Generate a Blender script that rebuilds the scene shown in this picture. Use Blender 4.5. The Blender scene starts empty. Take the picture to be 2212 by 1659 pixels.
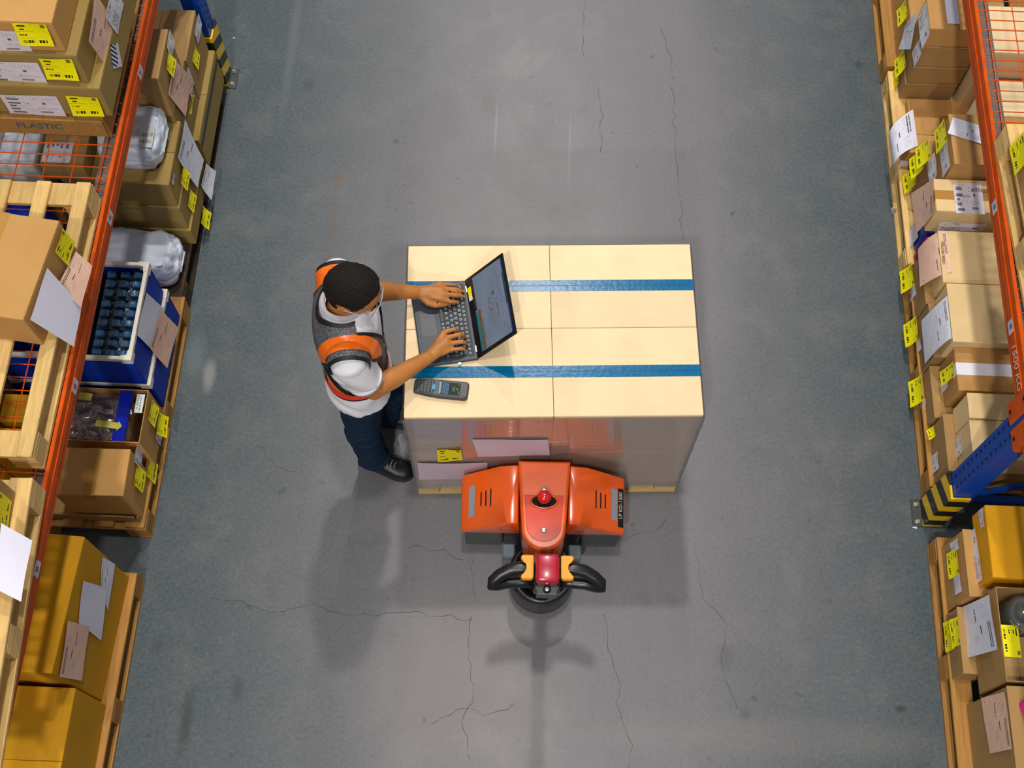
import bpy, bmesh, math, random
from mathutils import Vector, Matrix
random.seed(7)
scene = bpy.context.scene
COL = scene.collection
# ---------------------------------------------------------------- camera
FPX, PITCH, YAW, ROLL = 2619.3, math.radians(23.834), math.radians(1.924), math.radians(.693)
CAMP = Vector((0, 0, 5.418))
_s, _c = math.sin(PITCH), math.cos(PITCH)
_F, _U, _R = Vector((0, _s, -_c)), Vector((0, _c, _s)), Vector((1, 0, 0))
_R, _U = (math.cos(ROLL)*_R + math.sin(ROLL)*_U), (-math.sin(ROLL)*_R + math.cos(ROLL)*_U)
_M = Matrix.Rotation(YAW, 3, 'Z')
_F, _U, _R = _M @ _F, _M @ _U, _M @ _R
cam = bpy.data.cameras.new('camera')
cam.sensor_width = 36.0
cam.lens = FPX/2212*36.0
camo = bpy.data.objects.new('camera', cam)
COL.objects.link(camo)
camo.matrix_world = Matrix(((_R.x, _U.x, -_F.x, CAMP.x), (_R.y, _U.y, -_F.y, CAMP.y), (_R.z, _U.z, -_F.z, CAMP.z), (0, 0, 0, 1)))
scene.camera = camo
# ---------------------------------------------------------------- world, lamps, exposure
world = bpy.data.worlds.new('hall')
scene.world = world
world.use_nodes = True
world.node_tree.nodes['Background'].inputs[0].default_value = (.72, .78, .84, 1)
world.node_tree.nodes['Background'].inputs[1].default_value = .37
def lamp(x, y, z, power, size=.45, col=(1, .96, .90)):
    l = bpy.data.lights.new('high_bay_light', 'AREA')
    l.shape = 'DISK'; l.size = size; l.energy = power; l.color = col
    o = bpy.data.objects.new('high_bay_light', l)
    o.location = (x, y, z)
    COL.objects.link(o)
    return o
LP = 620
lamp(.03, 7.4, 10.6, LP*.88)          # the aisle's own row of high bay lamps
lamp(-.16, 12.9, 10.6, LP*.8)
lamp(.03, 1.9, 10.6, LP*.42)
lamp(-1.2, -3.6, 10.6, LP*1.0)
lamp(-1.2, -9.1, 10.6, LP*1.15)


vs = scene.view_settings
vs.view_transform = 'Standard'; vs.look = 'None'; vs.gamma = 1; vs.use_curve_mapping = False
vs.exposure = -0.34
# ---------------------------------------------------------------- geometry helpers
def ray(px, py):
    return ((px-1106)/FPX)*_R + ((829.5-py)/FPX)*_U + _F
def at(px, py, z=0.0):                  # the point of height z that shows at a pixel of the photograph
    d = ray(px, py)
    return CAMP + d*((z-CAMP.z)/d.z)
def on(px, py, plane):                  # the point of a plane (point, normal)
    p, n = plane
    d = ray(px, py)
    return CAMP + d*((Vector(p)-CAMP).dot(n)/d.dot(n))
def srgb(r, g, b):
    f = lambda c: (c/255/12.92) if c/255 <= .04045 else ((c/255+.055)/1.055)**2.4
    return (f(r), f(g), f(b))
def obj(name, data, m=None, parent=None, smooth=False):
    if isinstance(data, bmesh.types.BMesh):
        me = bpy.data.meshes.new(name)
        data.normal_update()
        data.to_mesh(me); data.free()
    else:
        me = data
    if m is not None and not me.materials:
        me.materials.append(m)
    if smooth:
        me.polygons.foreach_set('use_smooth', [True]*len(me.polygons))
    o = bpy.data.objects.new(name, me)
    COL.objects.link(o)
    if parent is not None:
        o.parent = parent
    return o
def tag(o, label, cat, group=None, kind=None):
    o['label'] = label
    if cat: o['category'] = cat
    if group: o['group'] = group
    if kind: o['kind'] = kind
    return o
def thing(name, label, cat, loc=(0, 0, 0), rz=0.0, group=None):
    o = bpy.data.objects.new(name, None)
    o.empty_display_size = .1
    COL.objects.link(o)
    o.location = loc; o.rotation_euler = (0, 0, rz)
    return tag(o, label, cat, group)
def box(bm, x0, x1, y0, y1, z0, z1, bev=0.0, mat=0, seg=1):
    vs_ = [bm.verts.new(p) for p in ((x0, y0, z0), (x1, y0, z0), (x1, y1, z0), (x0, y1, z0), (x0, y0, z1), (x1, y0, z1), (x1, y1, z1), (x0, y1, z1))]
    fs = [bm.faces.new([vs_[i] for i in f]) for f in ((3, 2, 1, 0), (4, 5, 6, 7), (0, 1, 5, 4), (1, 2, 6, 5), (2, 3, 7, 6), (3, 0, 4, 7))]
    for f in fs: f.material_index = mat
    if bev > 0:
        es = list({e for f in fs for e in f.edges})
        bmesh.ops.bevel(bm, geom=es, offset=bev, segments=seg, affect='EDGES', profile=.5)
    return bm
def bbox(x0, x1, y0, y1, z0, z1, bev=0.0, seg=1):
    return box(bmesh.new(), x0, x1, y0, y1, z0, z1, bev, 0, seg)
def tube(bm, pts, r, n=8, cap=True, flat=1.0):
    """a round bar along points; r a number or one per point"""
    pts = [Vector(p) for p in pts]
    rs = r if isinstance(r, (list, tuple)) else [r]*len(pts)
    rings = []
    up = None
    for i, p in enumerate(pts):
        t = (pts[min(i+1, len(pts)-1)] - pts[max(i-1, 0)]).normalized()
        if up is None:
            a = Vector((0, 0, 1)) if abs(t.z) < .9 else Vector((0, 1, 0))
            up = (a - t*a.dot(t)).normalized()
        else:
            up = (up - t*up.dot(t)).normalized()
        sd = t.cross(up)
        rings.append([bm.verts.new(p + (sd*math.cos(2*math.pi*k/n) + up*(math.sin(2*math.pi*k/n)*flat))*rs[i]) for k in range(n)])
    for a, b in zip(rings, rings[1:]):
        for k in range(n):
            bm.faces.new((a[k], a[(k+1) % n], b[(k+1) % n], b[k]))
    if cap:
        bm.faces.new(list(reversed(rings[0]))); bm.faces.new(rings[-1])
    return bm
def lathe(bm, prof, n=24, c=(0, 0, 0), close=False):
    rings = [[bm.verts.new((c[0]+r*math.cos(2*math.pi*k/n), c[1]+r*math.sin(2*math.pi*k/n), c[2]+z)) for k in range(n)] for r, z in prof]
    if close: rings.append(rings[0])
    for a, b in zip(rings, rings[1:]):
        for k in range(n):
            bm.faces.new((a[k], a[(k+1) % n], b[(k+1) % n], b[k]))
    if not close:
        bm.faces.new(list(reversed(rings[0]))); bm.faces.new(rings[-1])
    return bm
def prism(bm, poly, z0, z1, bev=0.0, seg=1):
    a = [bm.verts.new((x, y, z0)) for x, y in poly]; b = [bm.verts.new((x, y, z1)) for x, y in poly]
    fs = [bm.faces.new(list(reversed(a))), bm.faces.new(b)]
    n = len(poly)
    for k in range(n):
        fs.append(bm.faces.new((a[k], a[(k+1) % n], b[(k+1) % n], b[k])))
    if bev: bmesh.ops.bevel(bm, geom=list({e for f in fs for e in f.edges}), offset=bev, segments=seg, affect='EDGES', profile=.5)
    return bm
def hull(bm, pts, bev=0.0, seg=1):
    vs_ = [bm.verts.new(p) for p in pts]
    r = bmesh.ops.convex_hull(bm, input=vs_)
    bmesh.ops.recalc_face_normals(bm, faces=bm.faces[:])
    bmesh.ops.dissolve_limit(bm, angle_limit=.02, verts=bm.verts[:], edges=bm.edges[:])
    if bev: bmesh.ops.bevel(bm, geom=bm.edges[:], offset=bev, segments=seg, affect='EDGES', profile=.5)
    return bm
# ---------------------------------------------------------------- materials
class Nt:
    def __init__(s, name):
        s.m = bpy.data.materials.new(name)
        s.m.use_nodes = True
        s.t = s.m.node_tree
        s.b = s.t.nodes['Principled BSDF']
    def n(s, typ, **kw):
        nd = s.t.nodes.new('ShaderNode'+typ)
        for k, v in kw.items(): setattr(nd, k, v)
        return nd
    def put(s, sock, v):
        if hasattr(v, 'links') or isinstance(v, bpy.types.NodeSocket): s.t.links.new(v, sock)
        else: sock.default_value = v
    def math(s, op, a, b=0.0, c=0.0):
        nd = s.n('Math', operation=op)
        for i, v in enumerate((a, b, c)): s.put(nd.inputs[i], v)
        return nd.outputs[0]
    def mix(s, f, a, b):
        nd = s.n('Mix', data_type='RGBA')
        s.put(nd.inputs[0], f)
        s.put(nd.inputs[6], (*a, 1) if isinstance(a, tuple) and len(a) == 3 else a)
        s.put(nd.inputs[7], (*b, 1) if isinstance(b, tuple) and len(b) == 3 else b)
        return nd.outputs[2]
    def coord(s, kind='Object', scale=(1, 1, 1)):
        o = s.n('TexCoord').outputs[kind]
        mp = s.n('Mapping'); s.t.links.new(o, mp.inputs[0]); mp.inputs[3].default_value = scale
        return mp.outputs[0]
    def noise(s, vec, scale=5, detail=3, rough=.5):
        nd = s.n('TexNoise'); s.t.links.new(vec, nd.inputs['Vector'])
        nd.inputs['Scale'].default_value = scale; nd.inputs['Detail'].default_value = detail; nd.inputs['Roughness'].default_value = rough
        return nd.outputs[0]
    def ramp(s, f, a, b):
        nd = s.n('MapRange'); nd.clamp = True
        s.put(nd.inputs[0], f); nd.inputs[1].default_value = a; nd.inputs[2].default_value = b
        return nd.outputs[0]
    def bump(s, h, strength=.3, dist=.002):
        nd = s.n('Bump'); s.put(nd.inputs['Height'], h)
        nd.inputs['Strength'].default_value = strength; nd.inputs['Distance'].default_value = dist
        s.t.links.new(nd.outputs[0], s.b.inputs['Normal'])
    def xyz(s, v):
        nd = s.n('SeparateXYZ'); s.t.links.new(v, nd.inputs[0]); return nd.outputs
    def done(s, col=None, rough=.6, metal=0.0, spec=.5, coat=0.0):
        if col is not None: s.put(s.b.inputs['Base Color'], (*col, 1) if isinstance(col, tuple) and len(col) == 3 else col)
        s.put(s.b.inputs['Roughness'], rough); s.b.inputs['Metallic'].default_value = metal
        s.b.inputs['Specular IOR Level'].default_value = spec
        s.b.inputs['Coat Weight'].default_value = coat; s.b.inputs['Coat Roughness'].default_value = .12
        return s.m
def mul(c, k): return tuple(min(1, max(0, x*k)) for x in c)
def plain(name, rgb, rough=.55, metal=0.0, var=.10, scale=9, stretch=(1, 1, 1), bump=0.0, bscale=150, spec=.5, coat=0.0, rand=0.0):
    t = Nt(name); c = srgb(*rgb)
    v = t.coord('Object', stretch)
    f = t.noise(v, scale, 4)
    col = t.mix(t.ramp(f, .3, .7), mul(c, 1-var), mul(c, 1+var))
    if rand:
        oi = t.n('ObjectInfo'); hs = t.n('HueSaturation')
        t.put(hs.inputs['Value'], t.math('MULTIPLY_ADD', oi.outputs['Random'], rand*2, 1-rand)); t.put(hs.inputs['Color'], col); col = hs.outputs[0]
    if bump:
        t.bump(t.noise(v, bscale, 3), bump, .001)
    return t.done(col, rough, metal, spec, coat)
def cardboard(name, rgb, var=.07):
    t = Nt(name); c = srgb(*rgb)
    v = t.coord('Object')
    f = t.noise(v, 5, 4); g = t.noise(t.coord('Object', (3, 3, 60)), 4, 2); h = t.noise(v, 55, 2)
    col = t.mix(t.ramp(f, .3, .7), mul(c, 1-var), mul(c, 1+var))
    col = t.mix(t.math('MULTIPLY', t.ramp(h, .62, .8), .25), col, mul(c, .72))
    oi = t.n('ObjectInfo'); hs = t.n('HueSaturation')
    t.put(hs.inputs['Value'], t.math('MULTIPLY_ADD', oi.outputs['Random'], .14, .93)); t.put(hs.inputs['Color'], col)
    x = t.xyz(t.coord('Object'))
    w = t.math('SINE', t.math('MULTIPLY', x[0], 900))
    t.bump(t.math('ADD', t.math('MULTIPLY', w, .25), g), .10, .0012)
    return t.done(hs.outputs[0], .72, spec=.25)
def wood(name, rgb, var=.22):
    t = Nt(name); c = srgb(*rgb)
    v = t.coord('Object', (30, 2.2, 30))
    f = t.noise(v, 3, 5, .6); k = t.noise(t.coord('Object', (3, 1.2, 3)), 6, 2)
    col = t.mix(t.ramp(f, .3, .72), mul(c, 1-var), mul(c, 1+var*.6))
    col = t.mix(t.math('MULTIPLY', t.ramp(k, .6, .75), .45), col, mul(c, .55))
    oi = t.n('ObjectInfo'); hs = t.n('HueSaturation')
    t.put(hs.inputs['Value'], t.math('MULTIPLY_ADD', oi.outputs['Random'], .3, .82)); t.put(hs.inputs['Color'], col)
    t.bump(f, .35, .002)
    return t.done(hs.outputs[0], .75, spec=.25)
class Pr(Nt):
    """flat print: paper with blocks, text lines and bars laid out in the sheet's own uv"""
    def __init__(s, name):
        super().__init__(name)
        x = s.xyz(s.n('TexCoord').outputs['UV']); s.u, s.v = x[0], x[1]
        s.rnd = s.n('ObjectInfo').outputs['Random']
        s.acc = None
    def rect(s, x0, x1, y0, y1):
        a = s.math('COMPARE', s.u, (x0+x1)/2, (x1-x0)/2); b = s.math('COMPARE', s.v, (y0+y1)/2, (y1-y0)/2)
        return s.math('MULTIPLY', a, b)
    def text(s, x0, x1, y0, y1, lines, dens=.45, k=60):
        r = s.rect(x0, x1, y0, y1)
        lv = s.math('MULTIPLY', s.math('SUBTRACT', s.v, y0), lines/(y1-y0))
        on_ = s.math('LESS_THAN', s.math('FRACT', lv), .55)
        cb = s.n('CombineXYZ'); s.put(cb.inputs[0], s.math('MULTIPLY', s.u, k)); s.put(cb.inputs[1], s.math('MULTIPLY', s.math('FLOOR', lv), 7.3)); s.put(cb.inputs[2], s.math('MULTIPLY', s.rnd, 40))
        nz = s.math('LESS_THAN', s.noise(cb.outputs[0], 1.0, 1), dens)
        return s.math('MULTIPLY', r, s.math('MULTIPLY', on_, nz))
    def bars(s, x0, x1, y0, y1, k=70):
        r = s.rect(x0, x1, y0, y1)
        wn = s.n('TexWhiteNoise', noise_dimensions='1D'); s.put(wn.inputs['W'], s.math('FLOOR', s.math('MULTIPLY', s.u, k)))
        return s.math('MULTIPLY', r, s.math('LESS_THAN', wn.outputs[0], .55))
    def ink(s, f, strength=1.0):
        f = s.math('MULTIPLY', f, strength) if strength != 1 else f
        s.acc = f if s.acc is None else s.math('MAXIMUM', s.acc, f)
    def finish(s, paper, inkc=(28, 28, 32), rough=.6, crease=True, extra=()):
        c = srgb(*paper)
        col = s.mix(s.ramp(s.noise(s.coord('UV'), 6, 3), .3, .7), mul(c, .96), mul(c, 1.02))
        for f, rgb in extra: col = s.mix(f, col, srgb(*rgb))
        if s.acc is not None: col = s.mix(s.acc, col, srgb(*inkc))
        if crease: s.bump(s.noise(s.coord('UV', (1.5, 1.5, 1)), 3, 2), .25, .01)
        return s.done(col, rough, spec=.3)
# ---------------------------------------------------------------- shared materials
M_TAN = cardboard('cardboard_tan', (232, 200, 146))
M_KRAFT = cardboard('cardboard_kraft', (196, 148, 86))
M_BROWN = cardboard('cardboard_brown', (168, 132, 82))
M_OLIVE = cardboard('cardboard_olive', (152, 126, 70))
M_YELLOW = cardboard('cardboard_yellow', (226, 160, 22))
M_DARKYEL = cardboard('cardboard_mustard', (206, 148, 18))
M_CREAM = cardboard('cardboard_cream', (246, 219, 174))
M_WOOD = wood('pine_wood', (234, 194, 124))
M_WOODB = wood('brown_wood', (176, 128, 66))
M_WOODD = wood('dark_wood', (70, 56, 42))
M_ORANGE = plain('orange_paint', (212, 84, 4), .5, var=.14, scale=14, spec=.22)
M_WIRE = plain('orange_wire', (226, 86, 10), .45, var=.08, spec=.25)
M_LEDGE = plain('dusty_steel', (112, 100, 94), .6, var=.10)
M_BLUE = plain('blue_paint', (0, 70, 168), .45, var=.12, scale=12, spec=.25)
M_HOLE = plain('hole_black', (8, 8, 12), .9, var=0)
M_STEEL = plain('base_steel', (72, 76, 74), .5, .4, var=.15)
M_BOLT = plain('zinc_bolt', (190, 188, 182), .3, .8)
M_TAPE = plain('brown_tape', (186, 138, 66), .18, var=.05, spec=.6)
M_CLEAR = None
def stripes_mat():
    t = Nt('hazard_stripes'); x = t.xyz(t.coord('Object'))
    a = t.math('ADD', x[2], t.math('MULTIPLY', x[1], .55))
    f = t.math('LESS_THAN', t.math('FRACT', t.math('MULTIPLY', a, 1/.135)), .5)
    return t.done(t.mix(f, srgb(236, 192, 8), srgb(24, 22, 20)), .4)
M_STRIPE = stripes_mat()
def clear_mat(name, tint=(235, 240, 245), glossy=.16, rough=.12, bump=.6, scale=9, stretch=(1, 1, 1), dens=0.0, dens_col=(220, 220, 225)):
    """thin clear film: mostly see-through with a wrinkled sheen"""
    t = Nt(name); nt = t.t
    tr = t.n('BsdfTransparent'); tr.inputs[0].default_value = (*srgb(*tint), 1)
    gl = t.n('BsdfGlossy'); gl.inputs['Roughness'].default_value = rough
    df = t.n('BsdfDiffuse'); df.inputs[0].default_value = (*srgb(*dens_col), 1)
    v = t.coord('Object', stretch)
    bp = t.n('Bump'); bp.inputs['Strength'].default_value = bump; bp.inputs['Distance'].default_value = .01
    t.put(bp.inputs['Height'], t.noise(v, scale, 3)); nt.links.new(bp.outputs[0], gl.inputs['Normal'])
    fr = t.n('Fresnel'); fr.inputs[0].default_value = 1.45
    m0 = t.n('MixShader'); m0.inputs[0].default_value = dens; nt.links.new(tr.outputs[0], m0.inputs[1]); nt.links.new(df.outputs[0], m0.inputs[2])
    m1 = t.n('MixShader'); nt.links.new(t.math('ADD', t.math('MINIMUM', fr.outputs[0], .22), glossy), m1.inputs[0])
    nt.links.new(m0.outputs[0], m1.inputs[1]); nt.links.new(gl.outputs[0], m1.inputs[2])
    nt.links.new(m1.outputs[0], nt.nodes['Material Output'].inputs[0])
    return t.m
M_CLEAR = clear_mat('clear_plastic')
M_FILM = clear_mat('stretch_film', (232, 230, 234), .26, .08, .25, 4, (1, 1, 10), .20, (222, 214, 220))
# ---------------------------------------------------------------- floor
def floor_mat():
    t = Nt('polished_concrete')
    v = t.coord('Object'); x = t.xyz(v)
    big = t.noise(v, .9, 4, .6); mid = t.noise(v, 4.5, 5, .65); fine = t.noise(v, 60, 3, .7)
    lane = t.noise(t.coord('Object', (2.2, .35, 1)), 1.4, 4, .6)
    worn = t.ramp(t.math('ADD', t.math('ABSOLUTE', t.math('SUBTRACT', x[0], .15)), t.math('MULTIPLY', t.math('SUBTRACT', big, .5), 1.1)), .55, 1.6)  # mask by distance from mid aisle: floor turns darker and bluer towards both racks
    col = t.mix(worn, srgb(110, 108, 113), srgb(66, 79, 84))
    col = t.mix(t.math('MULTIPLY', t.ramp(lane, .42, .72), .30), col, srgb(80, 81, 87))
    col = t.mix(t.math('MULTIPLY', t.ramp(mid, .5, .75), .28), col, srgb(126, 121, 120))
    col = t.mix(t.math('MULTIPLY', t.ramp(t.noise(v, 2.3, 4, .6), .60, .76), .38), col, srgb(66, 68, 70))
    col = t.mix(t.math('MULTIPLY', t.ramp(t.noise(v, 11, 2), .70, .76), .55), col, srgb(52, 56, 58))
    col = t.mix(t.math('MULTIPLY', t.ramp(fine, .35, .75), .16), col, srgb(165, 162, 160))
    for (sx, sy), ra, rb, rgb, k in (((735, 390), .06, .035, (112, 92, 62), .5), ((718, 480), .02, .34, (100, 88, 66), .35), ((452, 812), .035, .10, (150, 150, 148), .6), ((420, 770), .06, .14, (112, 120, 122), .5), ((512, 1490), .03, .06, (56, 60, 60), .5), ((402, 1555), .03, .16, (52, 58, 58), .6),
                                     ((665, 185), .04, .05, (60, 66, 68), .45), ((1855, 140), .02, .03, (52, 54, 56), .6), ((1945, 1532), .03, .018, (46, 50, 50), .7), ((630, 110), .03, .55, (120, 128, 132), .25), ((1072, 270), .008, .22, (150, 150, 152), .4), ((1570, 1420), .05, .07, (84, 82, 80), .4), ((1610, 1545), .03, .03, (70, 70, 70), .5), ((1650, 1590), .9, .10, (140, 132, 126), .22), ((1000, 1480), .5, .45, (142, 134, 128), .35), ((340, 1395), .03, .04, (60, 66, 66), .5), ((1230, 330), .006, .30, (140, 140, 144), .4)):  # spots and streaks; the two broad warm patches paint lamp glow into the floor
        c_ = at(sx, sy)
        dx = t.math('DIVIDE', t.math('SUBTRACT', x[0], c_.x), ra); dy = t.math('DIVIDE', t.math('SUBTRACT', x[1], c_.y), rb)
        d = t.math('ADD', t.math('SQRT', t.math('ADD', t.math('MULTIPLY', dx, dx), t.math('MULTIPLY', dy, dy))), t.math('MULTIPLY', t.math('SUBTRACT', mid, .5), 1.2))
        nd = t.n('MapRange'); nd.clamp = True; t.put(nd.inputs[0], d); nd.inputs[1].default_value = 1.15; nd.inputs[2].default_value = .35
        col = t.mix(t.math('MULTIPLY', nd.outputs[0], k), col, srgb(*rgb))
    t.bump(t.math('ADD', mid, t.math('MULTIPLY', fine, .3)), .02, .003)
    r = t.math('MULTIPLY_ADD', t.ramp(mid, .3, .7), .08, .36)
    return t.done(col, r, spec=.45)
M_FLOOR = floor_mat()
bm = bmesh.new()
box(bm, -9, 9, -8, 18, -.2, 0)
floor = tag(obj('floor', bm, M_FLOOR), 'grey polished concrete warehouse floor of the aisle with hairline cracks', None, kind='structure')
M_CRACK = plain('crack_dark', (76, 72, 71), .9, var=.2)
def crack(pts, w=.0013):
    P = [at(*p) for p in pts]
    fine = []
    rnd = random.Random(int(pts[0][0]))
    for a, b in zip(P, P[1:]):
        n = max(2, int((b-a).length/.03))
        for k in range(n):
            q = a.lerp(b, k/n); s = (b-a).normalized().cross(Vector((0, 0, 1)))
            fine.append(q + s*rnd.uniform(-.011, .011))
    fine.append(P[-1])
    bm = bmesh.new(); prev = None
    for i, q in enumerate(fine):
        t = (fine[min(i+1, len(fine)-1)]-fine[max(i-1, 0)]).normalized(); s = t.cross(Vector((0, 0, 1)))
        ww = w*rnd.uniform(.25, 1)
        a, b = bm.verts.new((q.x+s.x*ww, q.y+s.y*ww, .0007)), bm.verts.new((q.x-s.x*ww, q.y-s.y*ww, .0007))
        if prev: bm.faces.new((prev[0], prev[1], b, a))
        prev = (a, b)
    bmesh.ops.recalc_face_normals(bm, faces=bm.faces[:])
    obj('crack', bm, M_CRACK, floor)
for c in ([(1425, 60), (1448, 120), (1455, 230), (1462, 330), (1470, 430), (1474, 520)], [(1292, 190), (1300, 250), (1298, 330)], [(1262, 0), (1258, 60), (1262, 120)],
          [(440, 1295), (520, 1302), (600, 1325), (680, 1308), (760, 1330), (850, 1322), (940, 1328), (1020, 1338)], [(1018, 1330), (1012, 1420), (1024, 1500), (1000, 1560), (1014, 1640)],
          [(1306, 1325), (1312, 1400), (1338, 1480), (1335, 1540), (1362, 1610), (1358, 1658)], [(1020, 1200), (1018, 1240), (1030, 1300)], [(1500, 1180), (1522, 1290), (1566, 1350), (1560, 1450), (1592, 1530)],
          [(880, 1180), (960, 1190), (1004, 1210)], [(560, 960), (585, 1000), (640, 1020)], [(1340, 1165), (1410, 1150), (1440, 1120)], [(930, 1560), (1000, 1530), (1060, 1545), (1110, 1520)]):
    crack(c)
# ---------------------------------------------------------------- pallets
def pallet(label, xf, dx, y0, y1, z0=0.0, depth=1.0, m=None, rz=0.0, slats=7, sw=.09, name='wooden_pallet', H=.14, lead=None):
    """block pallet: slats lengthwise over three cross boards, nine blocks, three bottom boards. xf: its aisle edge, dx: which way it reaches into the rack"""
    m = m or M_WOOD
    L = y1-y0
    t = thing(name, label, 'pallet', (xf+dx*depth/2, (y0+y1)/2, z0), rz)
    hd = depth/2
    k = H/.14
    slat = None
    rnd = random.Random(len(label))
    for i in range(slats):
        w = sw
        cx = -hd+w/2 + i*(depth-w)/(slats-1)
        if slat is None:
            o = obj('slat', bbox(-w/2, w/2, -L/2, L/2, .120*k, .14*k, .003), m, t); slat = o.data
        else:
            o = obj('slat', slat, None, t)
        o.location.x = cx; o.rotation_euler.z = rnd.uniform(-.006, .006); o.location.y = rnd.uniform(-.006, .006)
    cb = bl = bb = None
    for j in (-1, 0, 1):
        yy = j*(L/2-.05)
        o = obj('cross_board', cb or bbox(-hd, hd, -.05, .05, .1005*k, .1195*k, .002), m, t); cb = o.data; o.location.y = yy
        for i in (-1, 0, 1):
            o = obj('block', bl or bbox(-.05, .05, -.05, .05, .0205*k, .1*k, .003), m, t); bl = o.data; o.location = (i*(hd-.05), yy, 0)
    for i in (-1, 0, 1):
        o = obj('bottom_board', bb or bbox(-.05, .05, -L/2, L/2, 0, .02*k, .002), m, t); bb = o.data; o.location.x = i*(hd-.05)
    return t
# ---------------------------------------------------------------- racks
ZB0, ZB1 = 1.150, 1.268         # beam
def sticker_mat():
    p = Pr('location_sticker'); p.ink(p.rect(.32, .68, .25, .75), .75); p.ink(p.rect(0, .12, 0, 1), .4)
    return p.finish((214, 208, 222), (52, 50, 84))
M_STICK = sticker_mat()
def quad(name, P, m, parent, n=(4, 4), curl=0.0, lift=0.0, normal=None, wave=0.0, seed=0):
    """a sheet through four world points (uv 0,0 / 1,0 / 1,1 / 0,1); curl bends its lower corners off the surface"""
    P = [Vector(p) for p in P]
    nrm = Vector(normal) if normal is not None else (P[1]-P[0]).cross(P[3]-P[0]).normalized()
    rnd = random.Random(seed)
    ph = rnd.uniform(0, 6)
    bm = bmesh.new(); uvl = bm.loops.layers.uv.new('uv')
    grid = []
    for j in range(n[1]+1):
        row = []
        for i in range(n[0]+1):
            u, v = i/n[0], j/n[1]
            p = P[0].lerp(P[1], u).lerp(P[3].lerp(P[2], u), v)
            off = lift + curl*((1-v)**2) + wave*math.sin(ph+5*u+3*v)
            row.append((bm.verts.new(p+nrm*off), u, v))
        grid.append(row)
    for j in range(n[1]):
        for i in range(n[0]):
            q = (grid[j][i], grid[j][i+1], grid[j+1][i+1], grid[j+1][i])
            f = bm.faces.new([a[0] for a in q])
            for l, a in zip(f.loops, q): l[uvl].uv = (a[1], a[2])
            if f.normal.dot(nrm) < 0: pass
    bm.normal_update()
    if sum((f.normal for f in bm.faces), Vector()).dot(nrm) < 0:
        bmesh.ops.reverse_faces(bm, faces=bm.faces[:])
    ob = obj(name, bm, m, None, True)
    if parent is not None:
        ob.parent = parent; ob.matrix_parent_inverse = parent.matrix_world.inverted() if parent.matrix_world != Matrix() else pm(parent).inverted()
    return ob
def pm(o):
    m = Matrix.LocRotScale(o.location, o.rotation_euler, o.scale)
    return pm(o.parent) @ o.matrix_parent_inverse @ m if o.parent else m
def upright(label, xf, s, yc, faces_holes=True):
    """rack upright: s = +1 on the far side of the aisle where the rack reaches to +x"""
    t = thing('rack_upright', label, 'rack post', (xf, yc, 0))
    w, d, ht = .105, .09, 2.6
    bm = bmesh.new()                                # open channel seen as front, two sides and returns
    th = .004
    prof = [(0, -w/2), (s*d, -w/2), (s*d, -w/2+.028), (s*(d-th), -w/2+.028), (s*(d-th), -w/2+th), (s*th, -w/2+th), (s*th, w/2-th), (s*(d-th), w/2-th), (s*(d-th), w/2-.028), (s*d, w/2-.028), (s*d, w/2), (0, w/2)]
    if s < 0: prof = prof[::-1]
    prism(bm, prof, .006, ht)
    obj('column', bm, M_BLUE, t)
    bm = bmesh.new()
    for k in range(44):
        z = .46+k*.05
        for y in (-.026, .026):
            zz = z + (.0 if y > 0 else .0)
            vs_ = [bm.verts.new((-s*.0008, y+.0075*math.cos(a)*1.0, zz+.011*math.sin(a))) for a in [i*math.pi/4 for i in range(8)]]
            bm.faces.new(vs_)
    hr = obj('hole_row', bm, M_HOLE, t); hr['kind'] = 'stuff'
    obj('rear_column', bbox(s*.93, s*1.02, -w/2, w/2, .006, ht, .003), M_BLUE, t)
    for z in (.22, 1.02):
        obj('brace', bbox(min(s*d, s*.93), max(s*d, s*.93), -.018, .018, z, z+.035, .003), M_BLUE, t)
    bm = bmesh.new(); tube(bm, [(s*.09, 0, .27), (s*.92, 0, 1.0)], .014, 6); obj('brace', bm, M_BLUE, t)
    bp = obj('base_plate', bbox(min(-s*.055, s*.10), max(-s*.055, s*.10), -.066, .066, 0, .006, .002), M_STEEL, t)
    for y in (-.042, .042):
        bm = bmesh.new(); lathe(bm, [(.011, 0), (.011, .004), (.008, .004), (.008, .014), (.0, .014)][:4], 10, (-s*.032, y, .006)); obj('anchor_bolt', bm, M_BOLT, bp)
    # hazard striped guard wrapping the foot of the post
    g = .012; bm = bmesh.new()
    x0, x1 = -s*g, s*.075
    prof = [(x0, -w/2-g), (x1, -w/2-g), (x1, -w/2-.003), (-s*.002, -w/2-.003), (-s*.002, w/2+.003), (x1, w/2+.003), (x1, w/2+g), (x0, w/2+g)]
    if s < 0: prof = prof[::-1]
    prism(bm, prof, .012, .405)
    obj('column_guard', bm, M_STRIPE, t)
    return t
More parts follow.
